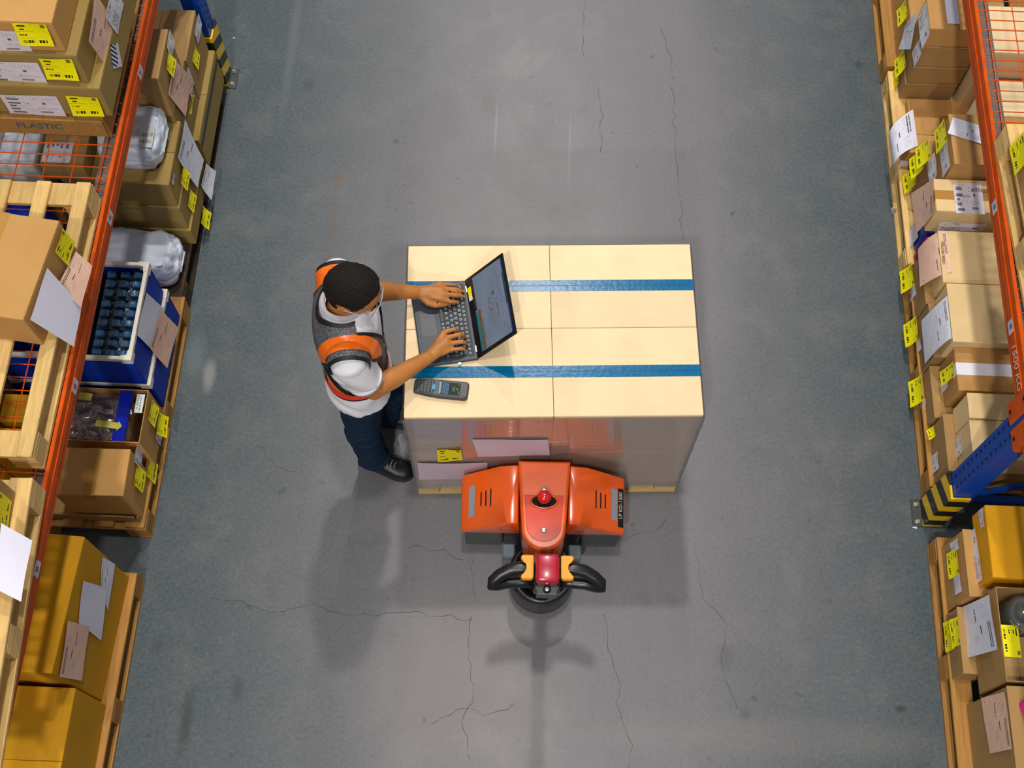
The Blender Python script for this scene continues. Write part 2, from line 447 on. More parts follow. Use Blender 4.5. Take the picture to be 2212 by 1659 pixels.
def beam(label, xf, s, y0, y1):
    t = thing('rack_beam', label, 'beam', (xf, (y0+y1)/2, ZB0))
    L = (y1-y0)/2
    h = ZB1-ZB0
    bm = bmesh.new()
    pr = [(0, 0), (s*.05, 0), (s*.05, h-.035), (s*.016, h-.035), (s*.014, h), (s*.003, h), (0, h-.003)]
    if s > 0: pr = pr[::-1]
    a = [bm.verts.new((x, -L, z)) for x, z in pr]; b = [bm.verts.new((x, L, z)) for x, z in pr]
    n = len(pr)
    for k in range(n): bm.faces.new((a[k], a[(k+1) % n], b[(k+1) % n], b[k]))
    bm.faces.new(a[::-1]); bm.faces.new(b)
    bmesh.ops.recalc_face_normals(bm, faces=bm.faces[:])
    # pressed groove along the face
    bb = obj('beam_body', bm, M_ORANGE, t)
    obj('face_ridge', bbox(min(0, -s*.004), max(0, -s*.004), -L, L, .040, .078, .0015), M_ORANGE, t)
    obj('ledge', bbox(min(s*.0175, s*.072), max(s*.0175, s*.072), -L, L, h-.0345, h-.026, .001), M_LEDGE, t)
    for e in (-1, 1):
        yy = e*(L+.035)
        c = obj('connector', bbox(min(-s*.006, s*.05), max(-s*.006, s*.05), yy-.045, yy+.045, -.075, h+.03, .006), M_ORANGE, t)
        for z in (-.045, .09):
            bm = bmesh.new(); lathe(bm, [(.009, 0), (.009, .002), (.002, .002)], 8); o = obj('rivet', bm, M_HOLE, c); o.location = (-s*.0062, yy, z); o.rotation_euler.y = -s*math.pi/2
    return t
def deck(label, xf, s, y0, y1, depth=1.0):
    """wire mesh deck: cross wires 52 mm apart that hook over the beam, long wires under them"""
    zt = ZB1-.002
    t = thing('mesh_deck', label, 'wire deck', (xf, y0, zt))
    bm = bmesh.new()
    tube(bm, [(s*.0165, 0, -.028), (s*.019, 0, -.012), (s*.028, 0, -.002), (s*.042, 0, 0), (s*depth, 0, 0)], .0026, 5)
    w = None; k = 0; y = .03
    while y < y1-y0:
        o = obj('cross_wire', w or bm, M_WIRE, t) if w is None else obj('cross_wire', w, None, t)
        w = o.data; o.location.y = y; y += .0535
    lw = None
    for i in range(9):
        if lw is None:
            b2 = bmesh.new(); tube(b2, [(0, .004, 0), (0, y1-y0-.004, 0)], .0026, 5); o = obj('long_wire', b2, M_WIRE, t); lw = o.data
        else: o = obj('long_wire', lw, None, t)
        o.location.x = s*(.05+i*.115); o.location.z = -.0054
    return t
XL, XR = -1.72, 1.868
upright('blue perforated rack post with striped foot guard beyond the brown cartons on the darker rack', XL, -1, 4.15)
upright('blue perforated rack post with striped foot guard beside the stack of tan cartons', XR, 1, 1.82)
BL = beam('long orange shelf beam over the blue crates and mustard cartons', XL, -1, .25, 4.06)
BR = beam('long orange shelf beam with chalked weight limit above the tan cartons', XR, 1, 1.91, 5.70)
BR2 = beam('orange shelf beam whose end is hooked to the blue post above the yellow carton', XR, 1, -2.0, 1.73)
dl = ['wire deck panel under the stack of three labelled cartons', 'wire deck panel under the near end of the slatted pallet', 'wire deck panel under the pallet with the long hanging white sheet', 'wire deck panel with bare mesh between labelled carton stack and slatted pallet']
yy = [.27, 1.21, 2.15, 3.09, 4.03]
order = [2, 1, 3, 0]
for k in range(4): deck(dl[order[k]], XL, -1, yy[k], yy[k+1]-.01)
yr = [1.93, 2.87, 3.81, 4.75]
dr = ['wire deck panel nearest the blue post above taped kraft carton', 'wire deck panel beside the pallet above two big tan cartons', 'bare wire deck panel above stacked tan cartons at the far end of aisle']
for k in range(3): deck(dr[k], XR, 1, yr[k], yr[k+1]-.01)
# stickers and chalk writing on the beams
def facep(x): return ((x, 0, 0), Vector((1, 0, 0)))
for B, xx, s, lst in ((BL, XL, -1, ((302, 155), (240, 475), (172, 848), (91, 1238), (23, 1583))), (BR, XR, 1, ((2143, 455), (2178, 712)))):
    for px, py in lst:
        c = on(px, py, facep(xx-s*.005))
        c.z = ZB0+.058
        P = [c+Vector((0, -s*-.030, -.024)), c+Vector((0, s*-.030, -.024)), c+Vector((0, s*-.030, .024)), c+Vector((0, -s*-.030, .024))]
        quad('location_sticker', [p+Vector((-s*.001, 0, 0)) for p in P], M_STICK, B, (1, 1))
M_INKW = plain('white_marker', (225, 215, 200), .7, var=.1)
M_INKB = plain('blue_marker', (58, 96, 128), .8, var=.3)
M_INKK = plain('black_print', (30, 28, 30), .7, var=.1)
def lettering(text, origin, xdir, ydir, size, m, parent, name='lettering', shear=0.0):
    cu = bpy.data.curves.new(name, 'FONT'); cu.body = text; cu.size = size; cu.align_x = 'CENTER'; cu.align_y = 'CENTER'; cu.shear = shear
    tmp = bpy.data.objects.new('tmp', cu); COL.objects.link(tmp)
    me = bpy.data.meshes.new_from_object(tmp.evaluated_get(bpy.context.evaluated_depsgraph_get()))
    bpy.data.objects.remove(tmp); bpy.data.curves.remove(cu)
    me.materials.clear(); me.materials.append(m)
    xd = Vector(xdir).normalized(); yd = Vector(ydir); yd = (yd-xd*yd.dot(xd)).normalized(); zd = xd.cross(yd)
    o = bpy.data.objects.new(name, me); COL.objects.link(o)
    mt = Matrix(((xd.x, yd.x, zd.x, origin[0]), (xd.y, yd.y, zd.y, origin[1]), (xd.z, yd.z, zd.z, origin[2]), (0, 0, 0, 1)))
    o.parent = parent; o.matrix_parent_inverse = pm(parent).inverted(); o.matrix_basis = mt
    return o
lettering('1500 KG', (XR-.0055, on(2200, 790, facep(XR)).y, ZB0+.058), (0, -1, 0), (0, 0, 1), .055, M_INKW, BR, 'chalk_writing', .2)
# ---------------------------------------------------------------- printed labels and sheets
def yellow_mat():
    p = Pr('yellow_label_print')
    p.ink(p.rect(.10, .34, .82, .90)); p.ink(p.rect(.14, .28, .67, .73)); p.ink(p.rect(.02, .55, .585, .60), .6)
    p.ink(p.text(.08, .30, .42, .55, 1, .55, 50)); p.ink(p.rect(.06, .48, .315, .33), .6); p.ink(p.bars(.08, .46, .12, .24)); p.ink(p.bars(.58, .84, .12, .24, 55))
    p.ink(p.rect(.525, .535, .05, .6), .35); p.ink(p.text(.56, .95, .38, .70, 4, .35, 40), .45); p.ink(p.rect(.80, .93, .80, .97), .8)
    return p.finish((252, 240, 0), (46, 42, 10), .5)
def white_mat():
    p = Pr('white_label_print')
    for y, x1 in ((.80, .30), (.60, .30), (.45, .20), (.29, .24), (.12, .32)):
        p.ink(p.rect(.08, x1, y-.045, y+.045), .8)
    p.ink(p.text(.08, .42, .85, .97, 2, .45, 50), .7); p.ink(p.text(.55, .92, .30, .42, 2, .45, 50), .7); p.ink(p.rect(.58, .80, .14, .22), .7)
    p.ink(p.text(.5, .95, .72, .88, 3, .45, 60), .6); p.ink(p.rect(.68, .74, .56, .65), .9); p.ink(p.text(.30, .5, .36, .68, 3, .35, 60), .6); p.ink(p.rect(.45, .455, .05, .95), .2)
    return p.finish((226, 218, 230), (60, 58, 66), .6)
def sheet_mat(name, paper, tint=1.0):
    p = Pr(name)
    p.ink(p.text(.06, .55, .84, .94, 2, .62, 70), .9); p.ink(p.text(.06, .40, .74, .81, 2, .40, 60), .45); p.ink(p.rect(.36, .52, .615, .645), .95); p.ink(p.rect(.05, .34, .640, .645), .3)
    p.ink(p.rect(.20, .36, .44, .56), .12); p.ink(p.text(.60, .90, .72, .90, 4, .42, 60), .5); p.ink(p.text(.60, .86, .50, .56, 1, .62, 60), .8); p.ink(p.rect(.06, .94, .07, .075), .18)
    p.ink(p.text(.10, .5, .14, .34, 5, .25, 60), .2); p.ink(p.rect(.90, .92, .10, .13), .6)
    return p.finish(paper, (48, 44, 56), .6)
def plainlabel_mat():
    p = Pr('small_white_label'); p.ink(p.text(.08, .5, .06, .56, 6, .55, 30), .8); p.ink(p.text(.08, .45, .72, .95, 3, .5, 30), .6); p.ink(p.rect(.74, .86, .48, .62), .8); p.ink(p.text(.55, .92, .06, .4, 5, .4, 30), .5); p.ink(p.rect(.3, .4, .82, .92), .6)
    return p.finish((232, 228, 236), (48, 48, 60), .6)
def striped_label():
    p = Pr('striped_sticker'); f = p.math('LESS_THAN', p.math('FRACT', p.math('MULTIPLY', p.math('ADD', p.v, p.math('MULTIPLY', p.u, .42)), 5.2)), .5)
    p.ink(p.math('MULTIPLY', f, p.rect(0, .62, .06, 1)))
    return p.finish((222, 222, 236), (14, 14, 18), .5)
def tag_text_mat():
    p = Pr('note_print'); p.ink(p.text(.1, .9, .2, .85, 2, .5, 14), .7)
    return p.finish((214, 218, 216), (70, 74, 78), .6)
P_YEL, P_WHI, P_SML, P_STR, P_NOTE = yellow_mat(), white_mat(), plainlabel_mat(), striped_label(), tag_text_mat()
P_PINK = sheet_mat('salmon_sheet_print', (240, 196, 172))
P_SHEET = sheet_mat('white_sheet_print', (226, 226, 240))
P_BLANK = plain('blank_paper', (226, 224, 240), .6, var=.03, scale=3)
P_BLANKP = plain('blank_pink_paper', (214, 190, 204), .6, var=.05, scale=3)
KIND = {'y': ('yellow_label', P_YEL), 'w': ('shipping_label', P_WHI), 's': ('small_label', P_SML), 'p': ('salmon_sheet', P_PINK), 'd': ('delivery_note', P_SHEET), 'b': ('blank_sheet', P_BLANK), 'z': ('striped_sticker', P_STR), 'n': ('paper_note', P_NOTE), 'q': ('blank_sheet', P_BLANKP)}
_seed = [0]
def lab(C, face, kind, px, w=None, h=None, rot=0.0, curl=0.0, lift=.0035, wave=.0015, part=None):
    """a label or sheet on a face of a thing: px one pixel (centre, with w and h in metres) or four (its corners)"""
    nm, m = KIND[kind]
    pl = C[face]; nrm = Vector(pl[1]).normalized()
    if nrm.dot(CAMP-Vector(pl[0])) < 0: nrm = -nrm
    _seed[0] += 1
    if w is None:
        P = [on(q[0], q[1], pl) if len(q) == 2 else on(q[0], q[1], facep(q[2])) for q in px]
    else:
        c = on(*px, pl)
        if abs(nrm.z) > .8: u, v = Vector((0, -1, 0)), Vector((1, 0, 0))
        else:
            v = Vector((0, 0, 1)); u = v.cross(nrm).normalized()
        if rot:
            u, v = u*math.cos(rot)+v*math.sin(rot), v*math.cos(rot)-u*math.sin(rot)
        P = [c-u*w/2-v*h/2, c+u*w/2-v*h/2, c+u*w/2+v*h/2, c-u*w/2+v*h/2]
    return quad(part or nm, P, m, C['root'], (5, 5), curl, lift, nrm, wave, _seed[0])
def carton(label, s, xf, y0, y1, z0, z1, depth, m, rz=0.0, seam='y', tape=M_TAPE, name='carton', cat='box', opened=False, group=None, tw=.05):
    """closed shipping carton: walls, two lid flaps meeting at a seam, tape over it. s: which way it reaches from its aisle face xf"""
    cx, cy = xf+s*depth/2, (y0+y1)/2
    t = thing(name, label, cat, (cx, cy, z0), rz, group)
    hx, hy, h = depth/2, (y1-y0)/2, z1-z0
    if not opened:
        obj('carton_body', bbox(-hx, hx, -hy, hy, 0, h-.0045, .005, 2), m, t)
        if seam == 'y':
            for e in (-1, 1): obj('lid_flap', bbox(min(e*.0012, e*hx), max(e*.0012, e*hx), -hy, hy, h-.004, h, .0018), m, t)
        elif seam == 'x':
            for e in (-1, 1): obj('lid_flap', bbox(-hx, hx, min(e*.0012, e*hy), max(e*.0012, e*hy), h-.004, h, .0018), m, t)
        else:
            obj('lid', bbox(-hx-.002, hx+.002, -hy-.002, hy+.002, h-.004, h, .0018), m, t)
        if tape is not None and seam in 'xy':
            if seam == 'y':
                bm = bbox(-tw/2, tw/2, -hy-.0012, hy+.0012, h+.0002, h+.0009); box(bm, -tw/2, tw/2, -hy-.0015, -hy-.0006, h-.05, h+.0008); box(bm, -tw/2, tw/2, hy+.0006, hy+.0015, h-.05, h+.0008)
            else:
                bm = bbox(-hx-.0012, hx+.0012, -tw/2, tw/2, h+.0002, h+.0009); box(bm, -hx-.0015, -hx-.0006, -tw/2, tw/2, h-.05, h+.0008); box(bm, hx+.0006, hx+.0015, -tw/2, tw/2, h-.05, h+.0008)
            obj('tape', bm, tape, t)
    else:
        k = .004
        obj('carton_base', bbox(-hx, hx, -hy, hy, 0, k, .001), m, t)
        for e in (-1, 1):
            obj('side_panel', bbox(-hx, hx, min(e*hy, e*(hy-k)), max(e*hy, e*(hy-k)), k, h, .001), m, t)
            obj('side_panel', bbox(min(e*hx, e*(hx-k)), max(e*hx, e*(hx-k)), -hy+k, hy-k, k, h, .001), m, t)
    R = Matrix.Rotation(rz, 3, 'Z'); c = Vector((cx, cy, 0))
    F = (c+R @ Vector((-s*hx, 0, 0)), R @ Vector((-s, 0, 0))); Nn = (c+R @ Vector((0, -hy, 0)), R @ Vector((0, -1, 0)))
    return {'root': t, 'F': F, 'N': Nn, 'T': (Vector((cx, cy, z1)), Vector((0, 0, 1))), 'c': (cx, cy, z0), 'h': (hx, hy, h)}
# ================================================================ darker rack (x < 0), floor level
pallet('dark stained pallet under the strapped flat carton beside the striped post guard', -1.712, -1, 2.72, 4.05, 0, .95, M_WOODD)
C = carton('long flat carton with black strap under two taller labelled cartons', -1, -1.69, 3.47, 4.03, .141, .385, .45, M_OLIVE, seam='x', tape=None)
hx, hy, h = C['h']
bm = bbox(hx+.0004, hx+.0016, -hy+.01, hy-.01, h-.075, h-.045); obj('strap', bm, plain('black_strap', (22, 20, 20), .4), C['root'])
C = carton('small tan carton with yellow label leaning against blue post foot', -1, -1.72, 3.72, 4.03, .387, .685, .32, M_BROWN, rz=0, seam='y', tape=None)
lab(C, 'F', 'y', (421, 125), .085, .085, .1, .008); lab(C, 'F', 's', (427, 62), .13, .085, 0)
A3 = carton('olive carton half hidden under the carton with salmon sheet', -1, -1.722, 3.385, 3.71, .387, .70, .36, M_OLIVE, tape=None)
lab(A3, 'F', 'w', (408, 178), .09, .13)
A2 = carton('upper carton with salmon sheet and yellow label between white parcel and blue post', -1, -1.72, 3.38, 3.66, .702, .985, .36, M_BROWN, seam='y', tape=None)
lab(A2, 'F', 'p', [(397, 252), (414, 173), (371, 125), (362, 204)], lift=.006, wave=.003); lab(A2, 'F', 'y', (363, 138), .09, .085, .15, .012, .009); lab(A2, 'F', 's', (367, 95), .10, .09, 0)
y = lab(A3, 'F', 'y', [(404, 246), (411, 205), (408, 205), (400, 246)], lift=.02)
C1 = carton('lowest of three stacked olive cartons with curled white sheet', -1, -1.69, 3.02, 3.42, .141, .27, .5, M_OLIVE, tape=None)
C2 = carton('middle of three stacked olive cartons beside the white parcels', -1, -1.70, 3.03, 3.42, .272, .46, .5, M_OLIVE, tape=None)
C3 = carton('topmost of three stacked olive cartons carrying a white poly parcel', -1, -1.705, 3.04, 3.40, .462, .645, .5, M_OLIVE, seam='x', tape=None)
lab(C1, 'F', 'd', [(443, 432), (454, 370), (440, 352), (430, 400)], curl=.02, lift=.012); lab(C1, 'F', 'y', (438, 470), .095, .085, .1, .02, .008); lab(C2, 'F', 'y', (411, 433), .095, .085, .1, .012)
lab(C3, 'F', 'd', [(414, 405), (427, 345), (396, 256), (380, 340)], curl=.02, lift=.01); lab(C3, 'F', 'y', (392, 384), .095, .085, .05, .012, .014); lab(C3, 'F', 'n', (373, 387), .05, .03)
def parcel(label, x0, x1, y0, y1, z0, z1, m, name='poly_mailer', puff=.5, seed=1, rz=0):
    """wrapped soft parcel: a rounded slab with crumpled, pinched ends"""
    t = thing(name, label, 'parcel', ((x0+x1)/2, (y0+y1)/2, z0), rz)
    hx, hy, h = (x1-x0)/2, (y1-y0)/2, z1-z0
    bm = bmesh.new(); bmesh.ops.create_cube(bm, size=2)
    bmesh.ops.subdivide_edges(bm, edges=bm.edges[:], cuts=19, use_grid_fill=True)
    rnd = random.Random(seed)
    from mathutils import noise as mn
    for v in bm.verts:
        x, y_, z = v.co
        f = 1-.14*(abs(x)**4)*(abs(y_)**4); g = 1-.10*abs(x)**6
        e = mn.noise(Vector((x*2.2+seed*7, y_*2.6, z*2.2)))*.07 + mn.noise(Vector((x*6+seed, y_*7, z*6)))*.035 - .05*max(0, .25-abs(mn.noise(Vector((x*3.1+seed*3, y_*2.1, z*2+seed)))))*(1+2*abs(x)**3)
        r = 1-.06*(abs(z)**3)*(max(abs(x), abs(y_))**5)*2.2
        v.co = Vector((x*hx*f*r*(1+e*.6), y_*hy*g*r*(1+e), (z*.5+.5)*h*(1+e*1.4*(z > -.5)) if z > -.99 else 0))
    for v in bm.verts: v.co.z = max(0, v.co.z)
    body = obj('wrapping', bm, m, t, True)
    bm = bmesh.new(); rows_ = []                    # folded end flap taped down on the aisle end
    for k in range(9):
        yy_ = -hy*.62+k*hy*1.24/8
        rows_.append([bm.verts.new((hx*(1.0-.30*q)+.004, yy_*(1-.25*(1-q)), h*(.35+.62*q)+.006+rnd.uniform(-.003, .003))) for q in (0, .5, 1)])
    for a_, b_ in zip(rows_, rows_[1:]):
        for q in range(2): bm.faces.new((a_[q], b_[q], b_[q+1], a_[q+1]))
    bmesh.ops.recalc_face_normals(bm, faces=bm.faces[:])
    obj('end_flap', bm, m, t, True)
    return {'root': t, 'T': (Vector((0, 0, z1+.003)), Vector((0, 0, 1)))}
M_POLY = plain('white_poly', (222, 228, 242), .33, var=.06, scale=4, bump=1.0, bscale=22, spec=.4)
PA = parcel('white plastic parcel with printed address on top of three olive cartons', -2.03, -1.735, 3.10, 3.39, .647, .80, M_POLY, seed=3)
lab(PA, 'T', 'n', (316, 297), .07, .11, math.pi/2)
PB = parcel('white plastic parcel lying low on the dark pallet next to blue crates', -2.25, -1.72, 2.755, 3.0, .141, .33, M_POLY, seed=8)
# blue crates on a wooden pallet
pallet('worn brown pallet carrying the blue crates and two taped cartons', -1.705, -1, 1.54, 2.72, 0, .95, M_WOODB)
M_CRATE = plain('crate_blue', (0, 50, 168), .55, var=.10, scale=6, bump=.15, bscale=90, spec=.2)
M_RIM = plain('crate_rim', (214, 208, 196), .5, var=.12, scale=10)
def crate(label, x0, x1, y0, y1, z0, z1, tilt=0):
    t = thing('blue_crate', label, 'crate', ((x0+x1)/2, (y0+y1)/2, z0), 0)
    hx, hy, h = (x1-x0)/2, (y1-y0)/2, z1-z0
    k = .006
    obj('crate_floor', bbox(-hx+.01, hx-.01, -hy+.01, hy-.01, 0, k, .001), M_CRATE, t)
    for e in (-1, 1):
        obj('crate_wall', bbox(-hx+.004, hx-.004, min(e*(hy-.004), e*(hy-.004-k)), max(e*(hy-.004), e*(hy-.004-k)), k, h-.02, .002), M_CRATE, t)
        obj('crate_wall', bbox(min(e*(hx-.004), e*(hx-.004-k)), max(e*(hx-.004), e*(hx-.004-k)), -hy+.012, hy-.012, k, h-.02, .002), M_CRATE, t)
        obj('rim_rail', bbox(-hx+.045, hx-.045, min(e*hy, e*(hy-.018)), max(e*hy, e*(hy-.018)), h-.03, h-.003, .003), M_RIM, t)
        obj('rim_rail', bbox(min(e*hx, e*(hx-.018)), max(e*hx, e*(hx-.018)), -hy+.045, hy-.045, h-.03, h-.003, .003), M_RIM, t)
        for f in (-1, 1):
            bm = bmesh.new(); q = [(0, 0), (.05, 0), (.05, .022), (.022, .022), (.022, .05), (0, .05)]
            pts = [(e*(hx+.002-a), f*(hy+.002-b)) for a, b in q]
            if e*f < 0: pts = pts[::-1]
            prism(bm, pts, h-.042, h, .002); obj('rim_corner', bm, M_RIM, t)
    return {'root': t, 'F': (Vector((x1, 0, 0)), Vector((1, 0, 0))), 'T': (Vector((0, 0, z1)), Vector((0, 0, 1)))}
K1 = crate('lower blue corrugated plastic crate with pale rim on the brown pallet', -2.35, -1.705, 2.13, 2.62, .141, .41)
K2 = crate('upper blue plastic crate filled with clear blister trays and hung with two sheets', -2.33, -1.712, 2.125, 2.605, .412, .69)
lab(K2, 'F', 'b', [(320, 751), (352, 667), (312, 632), (292, 724)], lift=.008, part='white_sheet'); lab(K2, 'F', 'p', [(350, 795), (375, 708), (341, 666), (318, 750)], lift=.012, curl=.012)
M_TEAL = plain('teal_parts', (18, 120, 168), .35, var=.3, scale=30)
M_BLISTER = clear_mat('blister_plastic', (205, 232, 242), .12, .08, 1.0, 40)
for a in range(2):                                   # clear trays with pockets that hold teal parts
    for b in range(3):
        x, y_ = -1.735-.095-a*.20, 2.155+.073+b*.148
        t = thing('blister_tray', '%s clear blister tray of teal parts, %s in the upper blue crate' % (('aisle side', 'inner')[a], ('nearest', 'middle', 'farthest')[b]), 'tray', (x, y_, .52), 0)
        bm = bmesh.new()
        for i in range(3):
            for j in range(3):
                cx_, cy_ = -.060+i*.060, -.047+j*.047
                box(bm, cx_-.024, cx_+.024, cy_-.019, cy_+.019, .082, .118, .008)
        o = obj('pocket', bm, M_BLISTER, t, False); o['kind'] = 'stuff'
        obj('tray_sheet', bbox(-.092, .092, -.07, .07, .078, .0815, .001), M_BLISTER, t)
        bm = bmesh.new()
        for i in range(3):
            for j in range(3): box(bm, -.060+i*.060-.018, -.060+i*.060+.018, -.047+j*.047-.013, -.047+j*.047+.013, .082, .108)
        o = obj('part', bm, M_TEAL if a == 0 else M_HOLE, t); o['kind'] = 'stuff'
        obj('tray_foot', bbox(-.085, .085, -.064, .064, -.10, .077, .004), plain('dark_filling', (18, 44, 70), .5) if a+b == 0 else bpy.data.materials['dark_filling'], t)
t = thing('cardboard_slip', 'pale cardboard slip lying on the inner blister trays', 'card', (-2.13, 2.37, .643), .1)
obj('slip', bbox(-.04, .04, -.055, .055, 0, .002, .0005), P_BLANKP, t)
t = thing('cardboard_layer', 'crumpled brown cardboard sheet folded over the pallet under two taped cartons', 'cardboard', (-1.72, 1.85, .1405))
obj('base_sheet', bbox(-.48, 0, -.28, .26, 0, .006, .001), M_BROWN, t)
obj('folded_edge', bbox(-.012, -.004, -.28, .26, .006, .05, .001), M_BROWN, t)
obj('folded_edge', bbox(-.40, -.02, -.28, -.272, .006, .06, .001), M_BROWN, t)
for a, b in ((-.36, -.22), (-.20, -.06)):
    o = obj('loose_flap', bbox(a, b, -.27, -.20, .0065, .0105, .001), M_KRAFT, t); o.rotation_euler.x = 0
D1 = carton('shallow open kraft carton with plastic bags and blue tape inside next to blue crates', -1, -1.705, 1.85, 2.105, .1475, .41, .44, M_KRAFT, opened=True)
lab(D1, 'F', 'y', (325, 893), .10, .085, -.1, .01, .01); lab(D1, 'F', 'y', (338, 918), .10, .09, .15, .02, .02); lab(D1, 'F', 'w', (343, 935), .09, .10, 0, 0, .004)
c = D1['c']
for nm, lbl, x0, x1, z, m, rr, yy0, yy1 in (('plastic_bag', 'crumpled clear plastic bag lying in the open kraft carton', -.16, .12, .21, clear_mat('bag_plastic', (235, 230, 222), .2, .15, 1.0, 22, dens=.12), 0, -.11, .11),):
    t = thing(nm, lbl, 'bag', (c[0]+.0, c[1], c[2]+.006))
    bm = bmesh.new(); bmesh.ops.create_grid(bm, x_segments=26, y_segments=20, size=1)
    from mathutils import noise as mn
    for v in bm.verts: v.co = Vector((v.co.x*.15, v.co.y*.11, .225+.02*mn.noise(v.co*3.1)+.012*mn.noise(v.co*7)))
    obj('film', bm, m, t, True)
    obj('bag_content', bbox(-.15, .15, -.1, .1, 0, .19, .02, 2), plain('bag_content', (120, 92, 58), .7, var=.3, scale=12), t)
t = thing('blue_tape_strip', 'strip of shiny blue tape across the open kraft carton', 'tape', (c[0]+.12, c[1], c[2]+.253))
obj('tape_band', bbox(-.028, .028, -.122, .122, 0, .0015, .0005), plain('blue_tape_glossy', (16, 40, 190), .16, var=.15, scale=20, bump=.4, bscale=20), t)
for k, (dx, dy, w, l, lb) in enumerate(((-.06, .085, .06, .035, 'short yellow paper slip stuck inside the open kraft carton'), (.06, -.045, .10, .03, 'yellow paper arrow slip lying across the blue tape'))):
    t = thing('paper_slip', lb, 'paper', (c[0]+dx, c[1]+dy, c[2]+.257+k*.002), -.1)
    bm = bmesh.new()
    prism(bm, [(-w/2, -l/2), (w/2, -l/2), (w/2, -l*.8) if k else (w/2, 0), (w/2+.02, 0), (w/2, l*.8) if k else (w/2, l/2), (w/2, l/2), (-w/2, l/2)] if k else [(-w/2, -l/2), (w/2, -l/2), (w/2, l/2), (-w/2, l/2)], 0, .0008)
    obj('slip', bm, plain('pale_yellow_paper', (226, 218, 96), .6) if not k else bpy.data.materials['pale_yellow_paper'], t)
t = thing('white_card', 'white card with two printed lines at edge of the open kraft carton', 'card', (c[0]+.19, c[1]+.06, c[2]+.264))
quad('card_face', [Vector(t.location)+Vector(v) for v in ((-.018, .045, 0), (-.018, -.045, 0), (.018, -.045, 0), (.018, .045, 0))], P_NOTE, t, (2, 2), 0, 0, (0, 0, 1))
D2 = carton('kraft carton with centre tape and yellow labels near the end of the brown pallet', -1, -1.72, 1.585, 1.80, .1475, .455, .30, M_KRAFT, seam='y', rz=.02)
lab(D2, 'F', 'y', (295, 1033), .10, .115, 0, .008, .012); lab(D2, 'F', 'y', (323, 1015), .10, .105, -.1, .012, .008); lab(D2, 'F', 'w', (298, 985), .09, .10)
pallet('brown pallet under the two mustard cartons', -1.705, -1, .15, 1.34, 0, .95, M_WOODB)
E1 = carton('big mustard carton with two white sheets and a salmon sheet on its side', -1, -1.745, .785, 1.325, .141, .765, .5, M_DARKYEL, rz=-.045, seam='y', tape=None)
lab(E1, 'F', 'b', [(216, 1384), (228, 1270), (176, 1254), (166, 1345)], lift=.006, part='white_sheet'); lab(E1, 'F', 'd', [(232, 1320), (246, 1218), (220, 1203), (214, 1265)], lift=.004); lab(E1, 'F', 'p', [(172, 1470), (188, 1354), (142, 1340), (124, 1462)], lift=.009)
E2 = carton('mustard carton in shadow at the near end of the darker rack', -1, -1.735, .20, .76, .141, .545, .5, M_DARKYEL, seam='x', tape=None)
# goods seen in the dark through the deck
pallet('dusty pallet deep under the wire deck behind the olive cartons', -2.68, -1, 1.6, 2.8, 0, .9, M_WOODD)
def tray(label, x0, x1, y0, y1, z0, h, m, fill):
    t = thing('plastic_tray', label, 'tray', ((x0+x1)/2, (y0+y1)/2, z0)); hx, hy = (x1-x0)/2, (y1-y0)/2
    obj('tray_floor', bbox(-hx, hx, -hy, hy, 0, .006, .001), m, t)
    for e in (-1, 1):
        obj('tray_wall', bbox(-hx, hx, min(e*hy, e*(hy-.008)), max(e*hy, e*(hy-.008)), .006, h, .003), m, t)
        obj('tray_wall', bbox(min(e*hx, e*(hx-.008)), max(e*hx, e*(hx-.008)), -hy+.008, hy-.008, .006, h, .003), m, t)
    bm = bmesh.new(); bmesh.ops.create_grid(bm, x_segments=14, y_segments=14, size=1)
    from mathutils import noise as mn
    for v in bm.verts: v.co = Vector((v.co.x*(hx-.01), v.co.y*(hy-.01), h*.72+.03*mn.noise(v.co*3)))
    obj('wrapped_filling', bm, fill, t, True)
    return t
bk = carton('dark carton at the back of the darker rack under the mesh', -1, -2.26, 2.98, 3.42, .141, .645, .40, M_OLIVE)
tray('white tray of plastic wrapped goods seen through the mesh deck', -2.48, -2.28, 3.02, 3.28, .647, .14, M_RIM, M_POLY)
g = carton('kraft carton with white printed sheet seen through the mesh deck', -1, -2.07, 3.045, 3.24, .647, .76, .20, M_BROWN, tape=None); lab(g, 'T', 'w', (125, 330), .11, .13)
tray('blue tray seen through the mesh beyond the slatted pallet', -2.60, -2.29, 2.74, 2.97, .402, .20, M_CRATE, M_CRATE)
bl2 = crate('dark blue crate at the back of the rack under the tray', -2.62, -2.28, 2.735, 2.975, .141, .40)
for k, (x, y_) in enumerate(((-2.16, 1.93), (-2.29, 1.93), (-2.16, 1.77), (-2.29, 1.77))):
    carton(('mustard box under the deck, %s of the four seen between the pallet slats' % ('first', 'second', 'third', 'last')[k]), -1, x, y_-.06, y_+.07, .141, .55, .12, M_DARKYEL, tape=None, group='mustard boxes under the slatted pallet')
lg = carton('grey carton seen between the slats of the empty part of pallet', -1, -2.37, 2.05, 2.4, .141, .5, .3, plain('grey_board', (150, 146, 142), .7), tape=None)
